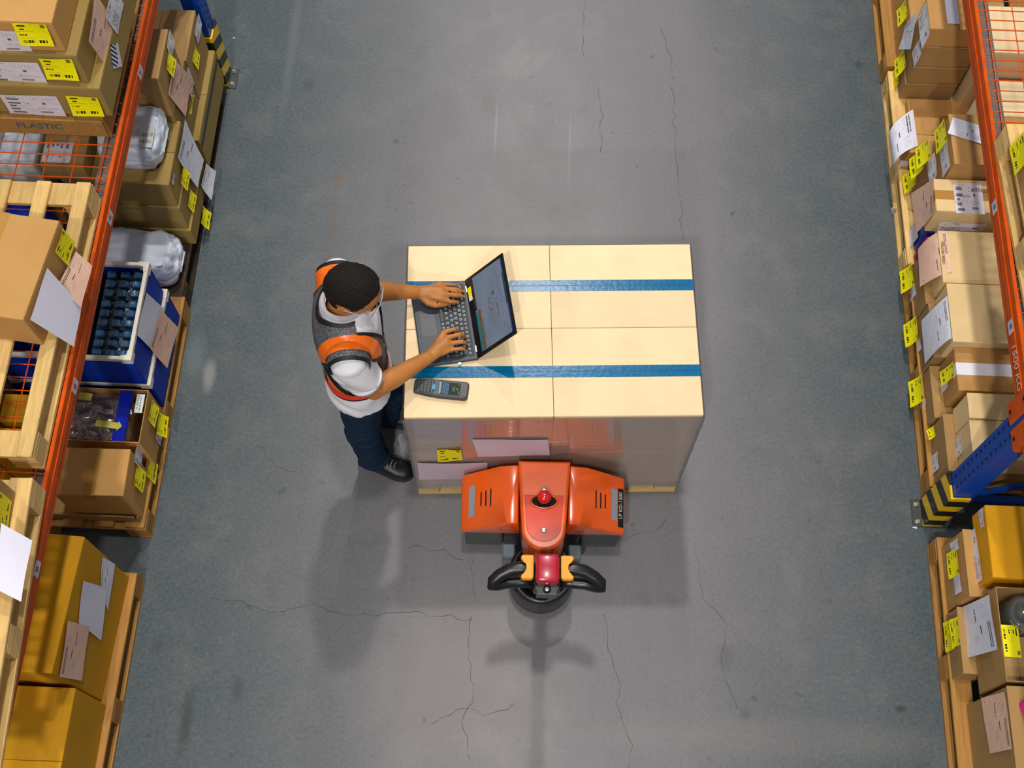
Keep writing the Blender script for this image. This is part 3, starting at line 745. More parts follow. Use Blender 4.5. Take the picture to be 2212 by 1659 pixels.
# ---------------------------------------------------------------- darker rack, shelf level
ZD = 1.2715
P1 = pallet('rough pallet with blue writing under three labelled cartons', -1.75, -1, 2.86, 4.0, ZD, .95, M_WOODB)
o = obj('end_board', bbox(-.45, .47, -.012, .0, .018, .118, .003), M_WOODB, P1); o.location.y = -.57-.0005
lettering('PLASTIC', (on(82, 268, ((0, 2.8455, 0), Vector((0, 1, 0)))).x, 2.8455, ZD+.075), (1, 0, 0), (0, 0, 1), .052, M_INKB, P1, 'marker_writing', .1)
B1 = carton('lowest of three labelled cartons on the rough pallet of the shelf', -1, -1.705, 2.862, 3.45, ZD+.1405, 1.588, .6, M_OLIVE, tape=None)
B2 = carton('middle of three labelled cartons on the rough pallet of the shelf', -1, -1.745, 2.885, 3.42, 1.590, 1.752, .55, M_OLIVE, tape=None)
B3 = carton('topmost of three labelled cartons on the rough pallet of the shelf', -1, -1.785, 2.90, 3.40, 1.754, 1.915, .5, M_KRAFT, seam='x', tape=None)
for B, w_, y_ in ((B1, (84, 226), (185, 225)), (B2, (42, 155), (129, 145)), (B3, (8, 88), (73, 70))):
    lab(B, 'N', 'w', (w_[0]-12, w_[1]), .225, .125, 0); lab(B, 'N', 'y', y_, .125, .105, 0, .016, .004)
lab(B2, 'F', 'p', [(221, 156), (237, 62), (187, -18), (172, 88)], lift=.034, curl=.004); lab(B1, 'F', 's', [(253, 75), (265, 8), (240, -40), (226, 36)], lift=.003); lab(B1, 'F', 'z', [(243, 149), (262, 143), (254, 92), (237, 98)], lift=.003)
Cx = carton('cream carton edge standing beyond the three labelled cartons', -1, -1.75, 3.46, 3.8, ZD+.1405, 1.75, .4, M_CREAM, tape=None)
t = thing('paper_parcel', 'crumpled kraft paper parcel tucked between labelled cartons and beam', 'parcel', (-1.7, 3.16, ZD)); bpy.data.objects.remove(t)
P2 = pallet('pine pallet with open slats on the shelf under the tan taped carton', -1.735, -1, 1.415, 2.555, ZD, 1.0, M_WOOD, slats=7, sw=.056)
G1 = carton('tan taped carton with hanging white and salmon sheets on the open slats', -1, -1.752, 1.865, 2.275, ZD+.1405, 1.618, .42, M_TAN if False else M_KRAFT, rz=-.115, seam='y')
lab(G1, 'F', 'y', (133, 533), .095, .115, .05, .006, .012); lab(G1, 'F', 'b', [(157, 749, -1.70), (173, 660, -1.70), (99, 578), (61, 690)], lift=.006, curl=.0, part='white_sheet'); lab(G1, 'F', 'p', [(169, 664, -1.698), (192, 573, -1.694), (158, 542), (117, 614)], lift=.012, curl=.0)
P3 = pallet('pine pallet near the end of the darker rack with a white sheet hanging over it', -1.685, -1, .20, 1.31, ZD, 1.0, M_WOOD, rz=.05, sw=.08)
G2 = carton('brown carton with yellow label and long hanging white sheet', -1, -1.748, .82, 1.27, ZD+.1405, 1.60, .4, M_BROWN, rz=.05, tape=None)
lab(G2, 'F', 'y', (5, 1103), .10, .11, 0, 0, .004); lab(G2, 'F', 'b', [(32, 1300, -1.655), (56, 1168, -1.665), (-10, 1130), (-25, 1270)], lift=.02, curl=.0, part='white_sheet')
# ================================================================ brighter rack (x > 0), floor level
pallet('weathered pallet under the long tan carton at the far end of the aisle', 1.855, 1, 4.30, 5.45, 0, .95, M_WOODB)
CLT = carton('long tan carton lying on the weathered far pallet', 1, 1.915, 4.30, 5.2, .141, .40, .5, M_KRAFT, tape=None)
PRa = pallet('pine pallet with stamped block under the stack of four cartons', 1.862, 1, 3.08, 4.27, 0, .95, M_WOOD)
M_STAMP = plain('stamp_ink', (70, 44, 24), .8)
bm = bmesh.new(); n = 20; r0, r1 = .042, .046
ra = [bm.verts.new((0, r0*math.cos(i*2*math.pi/n), .62*r0*math.sin(i*2*math.pi/n))) for i in range(n)]; rb = [bm.verts.new((0, r1*math.cos(i*2*math.pi/n), .62*r1*math.sin(i*2*math.pi/n))) for i in range(n)]
for i in range(n): bm.faces.new((ra[i], ra[(i+1) % n], rb[(i+1) % n], rb[i]))
o = obj('stamp_ring', bm, M_STAMP, PRa); o.location = (-.4765, .545, .06)
S = []
sl = ['lowest', 'second', 'third', 'topmost']
zz = [.1415, .27, .40, .553, .685]; xs = [1.902, 1.904, 1.90, 1.898]; dp = [.27, .275, .28, .285]
for k in range(4):
    S.append(carton('%s of four stacked kraft cartons under the bare wire deck' % sl[k], 1, xs[k], 4.083+.004*k, 4.29, zz[k], zz[k+1]-.002, dp[k], (M_BROWN, M_BROWN, M_BROWN, M_KRAFT)[k], tape=None, seam='y' if k == 3 else 'none'))
lab(S[0], 'F', 'y', (1938, 172), .115, .105, 0, .022, .012); lab(S[1], 'F', 'y', (1953, 137), .115, .105, 0, .022, .012); lab(S[1], 'F', 's', (1945, 140), .10, .11)
lab(S[2], 'F', 'd', [(1950, 107), (1977, 107), (1985, 23), (1958, 60)], lift=.012, curl=.01); lab(S[2], 'F', 's', (1982, 115), .10, .12); lab(S[3], 'F', 's', (2000, 55), .20, .12, 0, .004, .008); lab(S[3], 'T', 'b', (2056, 25), .16, .06)
T1 = lab(CLT, 'F', 'y', (1957, 28), .11, .10, 0, .02, .012)
carton('flat kraft carton lying on the pallet in front of the four stacked cartons', 1, 1.93, 3.86, 4.05, .141, .19, .45, M_KRAFT, tape=None)
TT = carton('tan carton with large white document draped over its edge', 1, 1.875, 3.635, 3.855, .141, .295, .17, M_TAN if False else M_KRAFT, tape=None, seam='x')
# the draped document: lies on the lid, bends over the edge and hangs outwards
def drape(C, pts_top, pts_edge, pts_low, m, name, bulge=.03, nrm=(-1, 0, 0)):
    """sheet from a far edge over a bend to a hanging free edge; each is a pair of world points (u=0, u=1)"""
    bm = bmesh.new(); uvl = bm.loops.layers.uv.new('uv'); rows = []
    nr = Vector(nrm)
    def quadr(a, b, c, t): return (1-t)**2*a+2*t*(1-t)*b+t*t*c
    for j in range(13):
        t_ = j/12; row = []
        for i in range(7):
            u = i/6
            a = pts_top[0].lerp(pts_top[1], u); b = pts_edge[0].lerp(pts_edge[1], u); c_ = pts_low[0].lerp(pts_low[1], u)
            row.append((bm.verts.new(quadr(a, b, c_, t_)), u, 1-t_))
        rows.append(row)
    for j in range(12):
        for i in range(6):
            q = (rows[j+1][i], rows[j+1][i+1], rows[j][i+1], rows[j][i]); f = bm.faces.new([k[0] for k in q])
            for l, k in zip(f.loops, q): l[uvl].uv = (k[1], k[2])
    bmesh.ops.recalc_face_normals(bm, faces=bm.faces[:])
    o = obj(name, bm, m, None, True); o.parent = C['root']; o.matrix_parent_inverse = pm(C['root']).inverted(); return o
def P3_(px, py, z): return at(px, py, z)
drape(TT, (P3_(1972, 236, .299), P3_(1983, 315, .299)), (P3_(1915, 270, .335), P3_(1925, 335, .335)), (P3_(1920, 300, .20), P3_(1931, 372, .19)), P_SHEET, 'delivery_note')
lab(TT, 'N', 'q', (1952, 352), .05, .05)
U1 = carton('kraft carton with torn top edge and hanging labels under the orange beam', 1, 1.945, 3.32, 3.60, .412, .665, .5, M_KRAFT, tape=None, seam='none')
lab(U1, 'F', 'y', (2038, 294), .13, .12, 0, .01, .01); lab(U1, 'F', 's', (2043, 342), .16, .11, 0, .0, .005); lab(U1, 'T', 'd', (2090, 284), .10, .17, -.35, 0, .006); U2 = carton('low kraft carton with two overlapping yellow labels behind the document carton', 1, 1.92, 3.32, 3.625, .141, .41, .5, M_BROWN, tape=None, seam='none')
lab(U2, 'F', 'y', (2008, 331), .12, .11, 0, .03, .02); lab(U2, 'F', 'y', (1999, 353), .12, .11, 0, .03, .03); lab(U2, 'F', 'y', (1979, 388), .11, .11, 0, .03, .02); lab(U2, 'F', 's', (2016, 365), .13, .10, 0, .004)
V1 = carton('tan carton with large printed label on its lid under the beam sticker', 1, 1.878, 3.128, 3.305, .368, .556, .42, M_TAN, seam='x')
lt = lab(V1, 'T', 'w', (2092, 429), .135, .17, math.pi/2)
lettering('ATN035', tuple(on(2118, 413, V1['T'])+Vector((0, 0, .005))), (1, 0, 0), (0, 1, 0), .026, M_INKK, V1['root'], 'label_text')
lettering('WAREHOUSE', tuple(on(2078, 425, V1['T'])+Vector((0, 0, .005))), (1, 0, 0), (0, 1, 0), .012, M_INKK, V1['root'], 'label_text')
lettering('MULTIPLE', tuple(on(2071, 438, V1['T'])+Vector((0, 0, .005))), (1, 0, 0), (0, 1, 0), .009, M_INKK, V1['root'], 'label_text')
lab(V1, 'F', 'p', [(1990, 503), (1990, 480), (2022, 385), (2022, 456)], lift=.004) if False else lab(V1, 'F', 'p', [(1986, 504), (1976, 418), (2019, 384), (2020, 461)], lift=.006, curl=.01)
lab(V1, 'N', 's', (2075, 492), .22, .10, 0)
t = thing('plastic_bin', 'dark blue plastic bin with white sheets under the tan labelled carton', 'bin', (2.10, 3.215, .141))
bm = bmesh.new(); M_NAVY = plain('navy_plastic', (14, 52, 150), .3, var=.15)
obj('bin_body', bbox(-.205, .19, -.075, .075, 0, .222, .02, 3), M_NAVY, t)
obj('bin_rim', bbox(-.216, .19, -.083, .083, .19, .218, .01, 2), M_NAVY, t)
pb = {'root': t, 'F': (Vector((1.893, 0, 0)), Vector((-1, 0, 0)))}
lab(pb, 'F', 'b', (1975, 508), .09, .12, 0, .008)
t = thing('pink_pouch', 'magenta fabric pouch squeezed beside the blue bin', 'pouch', (2.03, 3.105, .141)); o = obj('pouch_body', bbox(-.14, .15, -.022, .022, 0, .20, .02, 3), plain('magenta_fabric', (188, 8, 112), .6, var=.2, bump=.4, bscale=60), t, True)
obj('pouch_zip', bbox(-.13, .14, -.004, .004, .2005, .206, .001), plain('grey_zip', (200, 196, 204), .4), t)
PRb = pallet('pale pallet under the two big tan cartons next to blue post', 1.866, 1, 1.90, 3.055, 0, .95, M_WOODB)
X1 = carton('low brown carton with yellow label in front under the first big tan carton', 1, 1.872, 2.765, 3.04, .141, .312, .5, M_BROWN, tape=None, seam='none')
X2 = carton('low brown carton with yellow label in front under the second big tan carton', 1, 1.874, 2.475, 2.755, .141, .335, .5, M_BROWN, tape=None, seam='none')
W1 = carton('first big tan carton with salmon sheet bent over its edge', 1, 1.905, 2.795, 3.07, .314, .472, .55, M_TAN, tape=None, seam='none')
W2 = carton('second big tan carton with white document on its side', 1, 1.903, 2.470, 2.765, .337, .512, .55, M_TAN, tape=None, seam='none')
drape(W1, (P3_(2046, 500, .476), P3_(2056, 588, .476)), (P3_(2016, 495, .490), P3_(2033, 590, .490)), (P3_(1983, 538, .30), P3_(1987, 620, .30)), P_PINK, 'salmon_sheet')
lettering('MS210613EE01', tuple(at(2037, 546, .4785)), at(2040, 590, .4785)-at(2036, 530, .4785), (1, 0, 0), .02, M_INKK, W1['root'], 'sheet_text')
drape(W2, (P3_(2046, 639, .515), P3_(2056, 730, .514)), (P3_(2020, 660, .46), P3_(2030, 745, .455)), (P3_(1990, 693, .28), P3_(1998, 786, .25)), P_SHEET, 'delivery_note')
lab(X1, 'F', 'y', (1971, 601), .125, .105, 0, .03, .014); lab(X2, 'F', 'y', (1980, 717), .125, .105, 0, .03, .014); lab(X1, 'F', 'b', (1973, 632), .06, .09); lab(X2, 'F', 'b', (1985, 748), .06, .08)
X3 = carton('upright kraft carton with a yellow label in front of the carton with white tape', 1, 1.878, 2.205, 2.465, .141, .255, .5, M_BROWN, tape=None, seam='none')
lab(X3, 'F', 'y', (1991, 845), .135, .10, 0, .03, .014); lab(X3, 'F', 'b', (1996, 878), .06, .07)
Y1 = carton('kraft carton closed with a broad white tape and clear film', 1, 1.925, 2.255, 2.468, .257, .455, .55, M_KRAFT, tape=plain('white_tape', (236, 234, 244), .35, var=.03), seam='x', tw=.06)
lab(Y1, 'F', 'y', (2055, 808), .07, .12, 0, .02, .01); lab(Y1, 'F', 'b', (2041, 825), .08, .09, 0); lab(Y1, 'F', 'y', (2033, 868), .05, .08, 0, .02, .02)
for a in (.30, .52):
    pass
Z2 = carton('low brown carton with small white label at the blue post', 1, 1.885, 1.912, 2.185, .141, .340, .5, M_BROWN, tape=None, seam='none')
Z1 = carton('tan carton with small white label standing at the blue post', 1, 1.930, 1.908, 2.085, .342, .522, .55, M_TAN, tape=None, seam='none')
Z0 = carton('narrow tan carton between post carton and white taped carton', 1, 1.928, 2.09, 2.205, .342, .538, .55, M_TAN, tape=None, seam='none')
lab(Z1, 'F', 's', (2070, 967), .085, .105); lab(Z2, 'F', 's', (2020, 1001), .085, .105); lab(Z0, 'F', 'y', (2053, 918), .05, .05, .3, .02, .01); lab(Z2, 'F', 'y', (2020, 935), .06, .04, .3, .02, .008)
# nearest bay
pallet('brown pallet with open slats under the yellow carton and the open carton', 1.868, 1, .52, 1.665, 0, .95, M_WOODB, slats=8)
F2 = carton('small kraft carton with yellow label in front of the bright yellow carton', 1, 1.885, 1.325, 1.615, .141, .425, .5, M_DARKYEL if False else M_KRAFT, tape=None, seam='none')
F1 = carton('bright yellow carton with three white labels next to the striped post guard', 1, 1.928, 1.365, 1.675, .427, .585, .55, M_YELLOW, tape=None)
lab(F2, 'F', 'y', (2065, 1218), .115, .10, 0, .01, .01); lab(F2, 'F', 'b', (2070, 1262), .08, .08); lab(F2, 'F', 'b', (2063, 1180), .05, .10)
lab(F1, 'F', 's', [(2094, 1270), (2082, 1170), (2092, 1155), (2106, 1262)], lift=.008); lab(F1, 'F', 's', [(2113, 1262), (2098, 1150), (2110, 1140), (2127, 1252)], lift=.008); lab(F1, 'F', 's', (2122, 1120), .08, .05)
G3 = carton('small brown carton with yellow label in front of the open carton', 1, 1.875, 1.03, 1.31, .141, .29, .45, M_BROWN, tape=None, seam='none')
G4 = carton('open brown carton with large white document on its side and clear roll inside', 1, 1.93, .945, 1.325, .292, .59, .42, M_BROWN, opened=True)
lab(G4, 'F', 'd', [(2095, 1425), (2081, 1318), (2147, 1285), (2165, 1403)], lift=.02, curl=.014)
lab(G3, 'F', 'y', (2053, 1373), .13, .09, 0, .008); lab(G3, 'F', 'y', (2071, 1366), .12, .08, 0, .01, .012)
t = thing('plastic_roll', 'clear plastic bowl shaped roll standing in the open brown carton', 'roll', (2.06, 1.235, .298)); bm = bmesh.new()
lathe(bm, [(.07, .0), (.075, .22), (.07, .25), (.05, .255), (.046, .18)], 20); obj('roll_body', bm, clear_mat('grey_plastic_roll', (215, 220, 220), .14, .12, .8, 20, dens=.16, dens_col=(190, 196, 190)), t, True)
Gi = carton('brown inner carton with bright yellow label inside the open carton', 1, 1.955, .96, 1.14, .298, .52, .12, M_BROWN, tape=None); lab(Gi, 'T', 'y', (2183, 1385), .13, .07, 0, 0, .004)
H1 = carton('brown carton with salmon sheet at the near end of the brighter rack', 1, 1.925, .48, .925, .141, .60, .5, M_BROWN, tape=None, seam='none')
lab(H1, 'F', 'p', [(2140, 1628), (2122, 1508), (2172, 1494), (2190, 1618)], lift=.005)
t = thing('magenta_handle', 'magenta plastic handle lying on the carton with salmon sheet', 'handle', (2.0, .80, .601)); bm = bmesh.new()
tube(bm, [(-.025, .06, .012), (-.02, .03, .02), (-.015, 0, .02), (-.005, -.06, .014), (.0, -.14, .012)], [.016, .018, .014, .012, .010], 8); obj('grip', bm, plain('magenta_plastic', (226, 20, 140), .35), t, True)
# back row under the bare deck
BG1 = carton('pale carton behind the four stacked cartons seen through bare wires', 1, 2.19, 4.0, 4.29, .141, .64, .30, M_CREAM, tape=None, seam='x')
BG2 = carton('brown carton with hand holes seen through bare wires', 1, 2.50, 3.75, 4.29, .141, .72, .4, M_BROWN, tape=None)
for yy_ in (.05, .25):
    o = obj('hand_hole', bbox(-.19, -.175, yy_-.04, yy_+.04, .5786, .5795), M_HOLE, BG2['root'])
BG3 = carton('pale carton with taped lid under the far end of the shelf pallet', 1, 2.17, 3.63, 3.86, .141, .60, .32, M_CREAM, tape=None, seam='x')
BG4 = carton('reddish brown carton behind the stacked cartons in the shade', 1, 2.24, 3.87, 3.99, .141, .46, .25, cardboard('cardboard_red', (150, 66, 40)), tape=None)
# ---------------------------------------------------------------- brighter rack, shelf level
PRs = pallet('pine pallet on the shelf above the big tan cartons', 1.885, 1, 1.91, 3.02, ZD, 1.0, M_WOOD, rz=.035, sw=.08)
Hs = carton('brown carton with yellow label on the shelf pallet at picture edge', 1, 1.885, 2.12, 2.80, ZD+.1405, 1.62, .5, M_KRAFT, rz=.035, tape=None)
lab(Hs, 'F', 'y', (2209, 332), .13, .11, 0, .01, .01); 
for k in range(2):
    pass
# litter on the floor
t = thing('plastic_scrap', 'crumpled scrap of clear plastic on the floor by the pallets', 'litter', tuple(at(1931, 459, 0.001)))
bm = bmesh.new(); bmesh.ops.create_icosphere(bm, subdivisions=3, radius=1)
from mathutils import noise as mn
for v in bm.verts:
    e = mn.noise(v.co*2.6)*.5+mn.noise(v.co*6)*.25
    v.co = Vector((v.co.x*.014, v.co.y*.033, max(0, v.co.z*.012+.010)))*(1+e)
    v.co.z = max(0, v.co.z)
obj('scrap', bm, clear_mat('scrap_film', (240, 240, 240), .35, .1, 1.0, 60, dens=.3, dens_col=(235, 235, 235)), t)
for px, py, lb, sz in ((1976, 1137, 'white paper flake at the foot of the striped post guard', .012), (1913, 250, 'tiny white paper flake beside the stamped pallet', .008), (505, 82, 'small white speck of paper on floor near the striped guard', .006)):
    t = thing('paper_flake', lb, 'litter', tuple(at(px, py, .001))); bm = bmesh.new(); prism(bm, [(-sz, -sz*.5), (sz*.7, -sz), (sz, sz*.3), (0, sz)], 0, .0012); obj('flake', bm, P_BLANK, t)
# ================================================================ wrapped pallet load in the aisle
LR = math.radians(3.196); LO = Vector((-.492, 1.807, 0)); LX = Vector((math.cos(LR), math.sin(LR), 0)); LY = Vector((-math.sin(LR), math.cos(LR), 0))
def lw(x, y, z=0.0): return LO+LX*x+LY*y+Vector((0, 0, z))
LC = lw(.6, .3945)
pallet('pine pallet under the four blue taped cartons in the aisle', LC.x-.3945, 1, LC.y-.6, LC.y+.6, 0, .789, M_WOOD, rz=LR+math.pi/2, slats=5, sw=.12)
M_BTAPE = plain('blue_tape', (0, 104, 150), .22, var=.12, scale=25, bump=.5, bscale=60, spec=.16)
LOADC = []
names = (('near', 'person side'), ('near', 'free side'), ('far', 'person side'), ('far', 'free side'))
for layer in (0, 1):
    for j in (0, 1):
        for i in (0, 1):
            c = lw(.3005+i*.599, .1975+j*.394)
            z0 = .1410+layer*.402
            desc = {(1, 0, 0): 'cream carton with blue tape on which the handheld scanner lies', (1, 0, 1): 'cream carton with blue tape nearest the pallet truck, free of things',
                    (1, 1, 0): 'cream carton with blue tape under the open laptop screen', (1, 1, 1): 'cream carton with blue tape in the far corner of the load, free of things',
                    (0, 0, 0): 'film wrapped lower carton with yellow label facing the pallet truck', (0, 0, 1): 'film wrapped lower carton behind the pallet truck without paper',
                    (0, 1, 0): 'film wrapped lower carton hidden under the laptop carton', (0, 1, 1): 'film wrapped lower carton in the far corner of the load'}[(layer, j, i)]
            K = carton(desc, 1, c.x-.2985, c.y-.196, c.y+.196, z0, z0+.401 if layer == 0 else .945, .597, M_CREAM, rz=LR, seam='x', tape=M_BTAPE if layer else None, tw=.052)
            LOADC.append(K)
FRONT = (lw(0, -.001), -LY)
Kf = {'root': LOADC[0]['root'], 'N': FRONT}; Kt = {'root': LOADC[4]['root'], 'N': FRONT}
lab(Kt, 'N', 'q', [(892, 946), (1049, 943), (1049, 910), (883, 908)], lift=.0015, wave=.0)
lab(Kf, 'N', 'q', [(1033, 981), (1188, 979), (1184, 944), (1020, 945)], lift=.0105, wave=.002); lab(Kf, 'N', 'q', [(906, 1031), (1053, 1031), (1053, 995), (901, 996)], lift=.0105, wave=.002)
lab(Kf, 'N', 'y', [(946, 992), (999, 990), (996, 966), (944, 968)], lift=.0105, wave=.003)
# stretch film round the sides of the load
M_FOLD = plain('tape_fold', (0, 78, 128), .3, spec=.2)
for q in range(4):
    hx_, hy_, h_ = LOADC[4+q]['h']
    obj('tape_fold', bbox(-hx_, hx_, -.0012, .0012, h_+.001, h_+.0016), M_FOLD, LOADC[4+q]['root'])
t = thing('stretch_film', 'clear wrinkled stretch film wound round the sides of the carton load', 'film', tuple(LO), LR)
bm = bmesh.new(); rows = []
from mathutils import noise as mn
per = [(x/24*1.2, 0) for x in range(24)]+[(1.2, y/16*.789) for y in range(16)]+[(1.2-x/24*1.2, .789) for x in range(24)]+[(0, .789-y/16*.789) for y in range(16)]
for k in range(31):
    z = .09+k*(.938-.09)/30
    ring = []
    for x, y in per:
        n = Vector((x-.6, (y-.3945)*1.5, 0)).normalized()
        d = .0055+.0022*mn.noise(Vector((x*3, y*3, z*26)))
        ox = -d if x < 1e-6 else (d if x > 1.2-1e-6 else 0); oy = -d if y < 1e-6 else (d if y > .789-1e-6 else 0)
        ring.append(bm.verts.new((x+ox, y+oy, z)))
    rows.append(ring)
for a, b in zip(rows, rows[1:]):
    n = len(per)
    for k in range(n): bm.faces.new((a[k], a[(k+1) % n], b[(k+1) % n], b[k]))
obj('film_wall', bm, M_FILM, t, True)
# ================================================================ electric pallet truck
TR = thing('pallet_truck', 'orange electric pallet truck with upright tiller in front of the carton load', 'pallet truck', (.09, 1.5, 0), .026)
M_TO = plain('truck_orange', (236, 92, 12), .22, var=.06, scale=7, spec=.5, coat=.5)
M_TRED = plain('panel_red', (226, 66, 30), .14, var=.05, coat=.8)
M_TGREY = plain('truck_grey', (74, 80, 78), .5, var=.10)
M_TBLK = plain('truck_black', (20, 21, 22), .32, var=.15)
M_SLATE = plain('slate_plastic', (98, 112, 120), .45, var=.08)
def wing_z(x, y): return .312-.559*(abs(x)-.357)+.317*(y-.055)
for e in (-1, 1):
    bm = bmesh.new()
    hull(bm, [(e*.357, .055, .312), (e*.357, .285, .385), (e*.155, .055, .425), (e*.190, .297, .482), (e*.357, .052, .285), (e*.357, .276, .285), (e*.10, .052, .285), (e*.10, .297, .285), (e*.108, .055, .428), (e*.108, .297, .50)], .007, 2)
    w = obj('wing_cover', bm, M_TO, TR, True)
    for k in range(3):
        x = e*(.228+k*.021)
        bm = bmesh.new(); yy0, yy1 = .135+.004*k, .208-.004*k
        p = [(x-.0028, yy0), (x+.0028, yy0), (x+.0028, yy1), (x-.0028, yy1)]
        vs_ = [bm.verts.new((a, b, wing_z(a, b)+dz)) for dz in (-.004, .0012) for a, b in p]
        for f in ((3, 2, 1, 0), (4, 5, 6, 7), (0, 1, 5, 4), (1, 2, 6, 5), (2, 3, 7, 6), (3, 0, 4, 7)): bm.faces.new([vs_[i] for i in f])
        obj('vent_slot', bm, M_HOLE, w)
    xa, xb = (.298, .324)
    bm = bmesh.new(); vs_ = [bm.verts.new((e*a, b, wing_z(a, b)+.0016)) for a, b in ((xa, .105), (xb, .10), (xb, .226), (xa, .236))]
    f = bm.faces.new(vs_ if e > 0 else vs_[::-1]); obj('reflector_strip', bm, plain('reflector_grey', (138, 148, 156), .3) if e < 0 else bpy.data.materials['reflector_grey'], w)
    bm = bmesh.new(); box(bm, *sorted((e*.172, e*.345)), .068, .268, .045, .284, .012, 0, 2); obj('side_skirt', bm, M_TGREY, TR)
    bm = bmesh.new(); box(bm, *sorted((e*.118, e*.175)), -.035, .03, .16, .215, .006); obj('bracket', bm, M_SLATE, TR)
    bm = bmesh.new(); box(bm, *sorted((e*.19, e*.35)), .30, 1.30, .032, .082, .008); obj('fork', bm, M_TBLK, TR)
    bm = bmesh.new(); lathe(bm, [(.05, -.02), (.055, -.012), (.055, .012), (.05, .02)], 16); o = obj('caster_wheel', bm, M_TBLK, TR, False); o.location = (e*.25, .16, .055); o.rotation_euler.y = math.pi/2
# black name strip on the right wing
bm = bmesh.new(); vs_ = [bm.verts.new((a, b, wing_z(a, b)+.002)) for a, b in ((.328, .076), (.3525, .076), (.3525, .236), (.328, .236))]; bm.faces.new(vs_); st = obj('name_strip', bm, M_TBLK, TR)
cm = Matrix.Rotation(.026, 3, 'Z')
o3 = cm @ Vector((.340, .165, wing_z(.340, .165)+.004))+Vector((.09, 1.5, 0))
lettering('LP KD-1500', tuple(o3), cm @ Vector((0, 1, .317)), cm @ Vector((-1, 0, .559)), .023, M_INKW, TR, 'name_lettering', .15)
# motor hood with rounded nose
plan = [(-.112, .297), (-.104, .18), (-.096, .06)]
nose = [(-.092*math.cos(a), -.0-.086*math.sin(a)) for a in [i*math.pi/12 for i in range(0, 13)]]
plan = plan+nose+[(.096, .06), (.104, .18), (.112, .297)]
plan = plan[::-1]
def hood_z(y): return .522+(y+.086)*.075
def hood(sc, lift, low, m, name, parent, bev, ymax=.297):
    pl = [(x*sc, (min(y, ymax)-.08)*sc+.08) for x, y in plan]
    bm = bmesh.new(); a = [bm.verts.new((x, y, low if low > 0 else hood_z(y)+lift-.006)) for x, y in pl]; b = [bm.verts.new((x, y, hood_z(y)+lift)) for x, y in pl]
    n = len(pl)
    tf = bm.faces.new(b); bm.faces.new(a[::-1])
    for k in range(n): bm.faces.new((a[k], a[(k+1) % n], b[(k+1) % n], b[k]))
    bmesh.ops.recalc_face_normals(bm, faces=bm.faces[:])
    if bev: bmesh.ops.bevel(bm, geom=list(tf.edges), offset=bev, segments=3, affect='EDGES', profile=.5)
    return obj(name, bm, m, parent)
hd_ = hood(1.0, 0, .30, M_TO, 'motor_hood', TR, .012)
hood(.80, .0025, -1, M_TRED, 'hood_panel', hd_, .002, .16)
bm = bmesh.new(); box(bm, -.085, .085, -.06, .29, .10, .299); obj('hood_base', bm, M_TBLK, TR)
bm = bmesh.new(); box(bm, -.168, .168, .06, .28, .08, .283); obj('chassis', bm, M_TBLK, TR)
zk = hood_z(.12)+.003
bm = bmesh.new(); vs_ = [bm.verts.new((.052*math.cos(a), .12+.028*math.sin(a), zk+.0012)) for a in [i*2*math.pi/28 for i in range(28)]]; bm.faces.new(vs_); obj('switch_recess', bm, M_HOLE, hd_)
bm = bmesh.new(); tube(bm, [(.055*math.cos(a), .12+.031*math.sin(a), zk+.001) for a in [i*2*math.pi/28 for i in range(29)]], .004, 6); obj('recess_rim', bm, M_TO, hd_, True)
bm = bmesh.new(); lathe(bm, [(.014, 0), (.014, .016), (.022, .018), (.030, .030), (.030, .038), (.024, .050), (.012, .056), (.002, .057)], 20, (0, .127, zk)); obj('emergency_knob', bm, plain('knob_red', (220, 16, 8), .15, var=.03, coat=.8), hd_, True)
for y in (.172, -.005):
    bm = bmesh.new(); lathe(bm, [(.011, 0), (.011, .006), (.009, .008), (.002, .009)], 12, (0, y, hood_z(y)+.002)); obj('hood_bolt', bm, M_BOLT, hd_)
bm = bmesh.new(); lathe(bm, [(.138, .045), (.143, .06), (.143, .235), (.138, .252), (.118, .252), (.112, .235), (.112, .06), (.118, .045)], 40, (0, -.105, 0), True); obj('drive_wheel_guard', bm, M_TBLK, TR, True)
bm = bmesh.new(); lathe(bm, [(.095, .0), (.095, .17), (.06, .20), (.06, .30)], 24, (0, -.105, 0)); obj('drive_unit', bm, M_TBLK, TR)
bm = bmesh.new(); tube(bm, [(0, -.13, .28), (0, -.20, .62), (0, -.305, 1.04)], [.034, .026, .03], 12); obj('tiller_shaft', bm, M_TBLK, TR, True)
hdz = 1.05
bm = bmesh.new(); box(bm, -.043, .043, -.375, -.268, hdz, hdz+.062, .014, 0, 3); obj('tiller_cap', bm, plain('cap_crimson', (176, 14, 50), .28, var=.08, coat=.4), TR, True)
bm = bmesh.new(); box(bm, -.040, .040, -.408, -.345, hdz-.06, hdz-.002, .006, 0, 2); kb = obj('key_box', bm, M_TGREY, TR)
bm = bmesh.new(); lathe(bm, [(.015, 0), (.015, .004), (.011, .006)], 16, (0, -.388, hdz-.002)); obj('key_switch', bm, M_HOLE, kb); bm = bmesh.new(); lathe(bm, [(.008, 0), (.008, .003), (.002, .004)], 10, (0, -.388, hdz+.004)); obj('key_barrel', bm, M_BOLT, kb)
bm = bmesh.new(); box(bm, -.05, .05, -.39, -.285, hdz-.075, hdz-.003, .008, 0, 2); obj('tiller_head', bm, M_TBLK, TR)
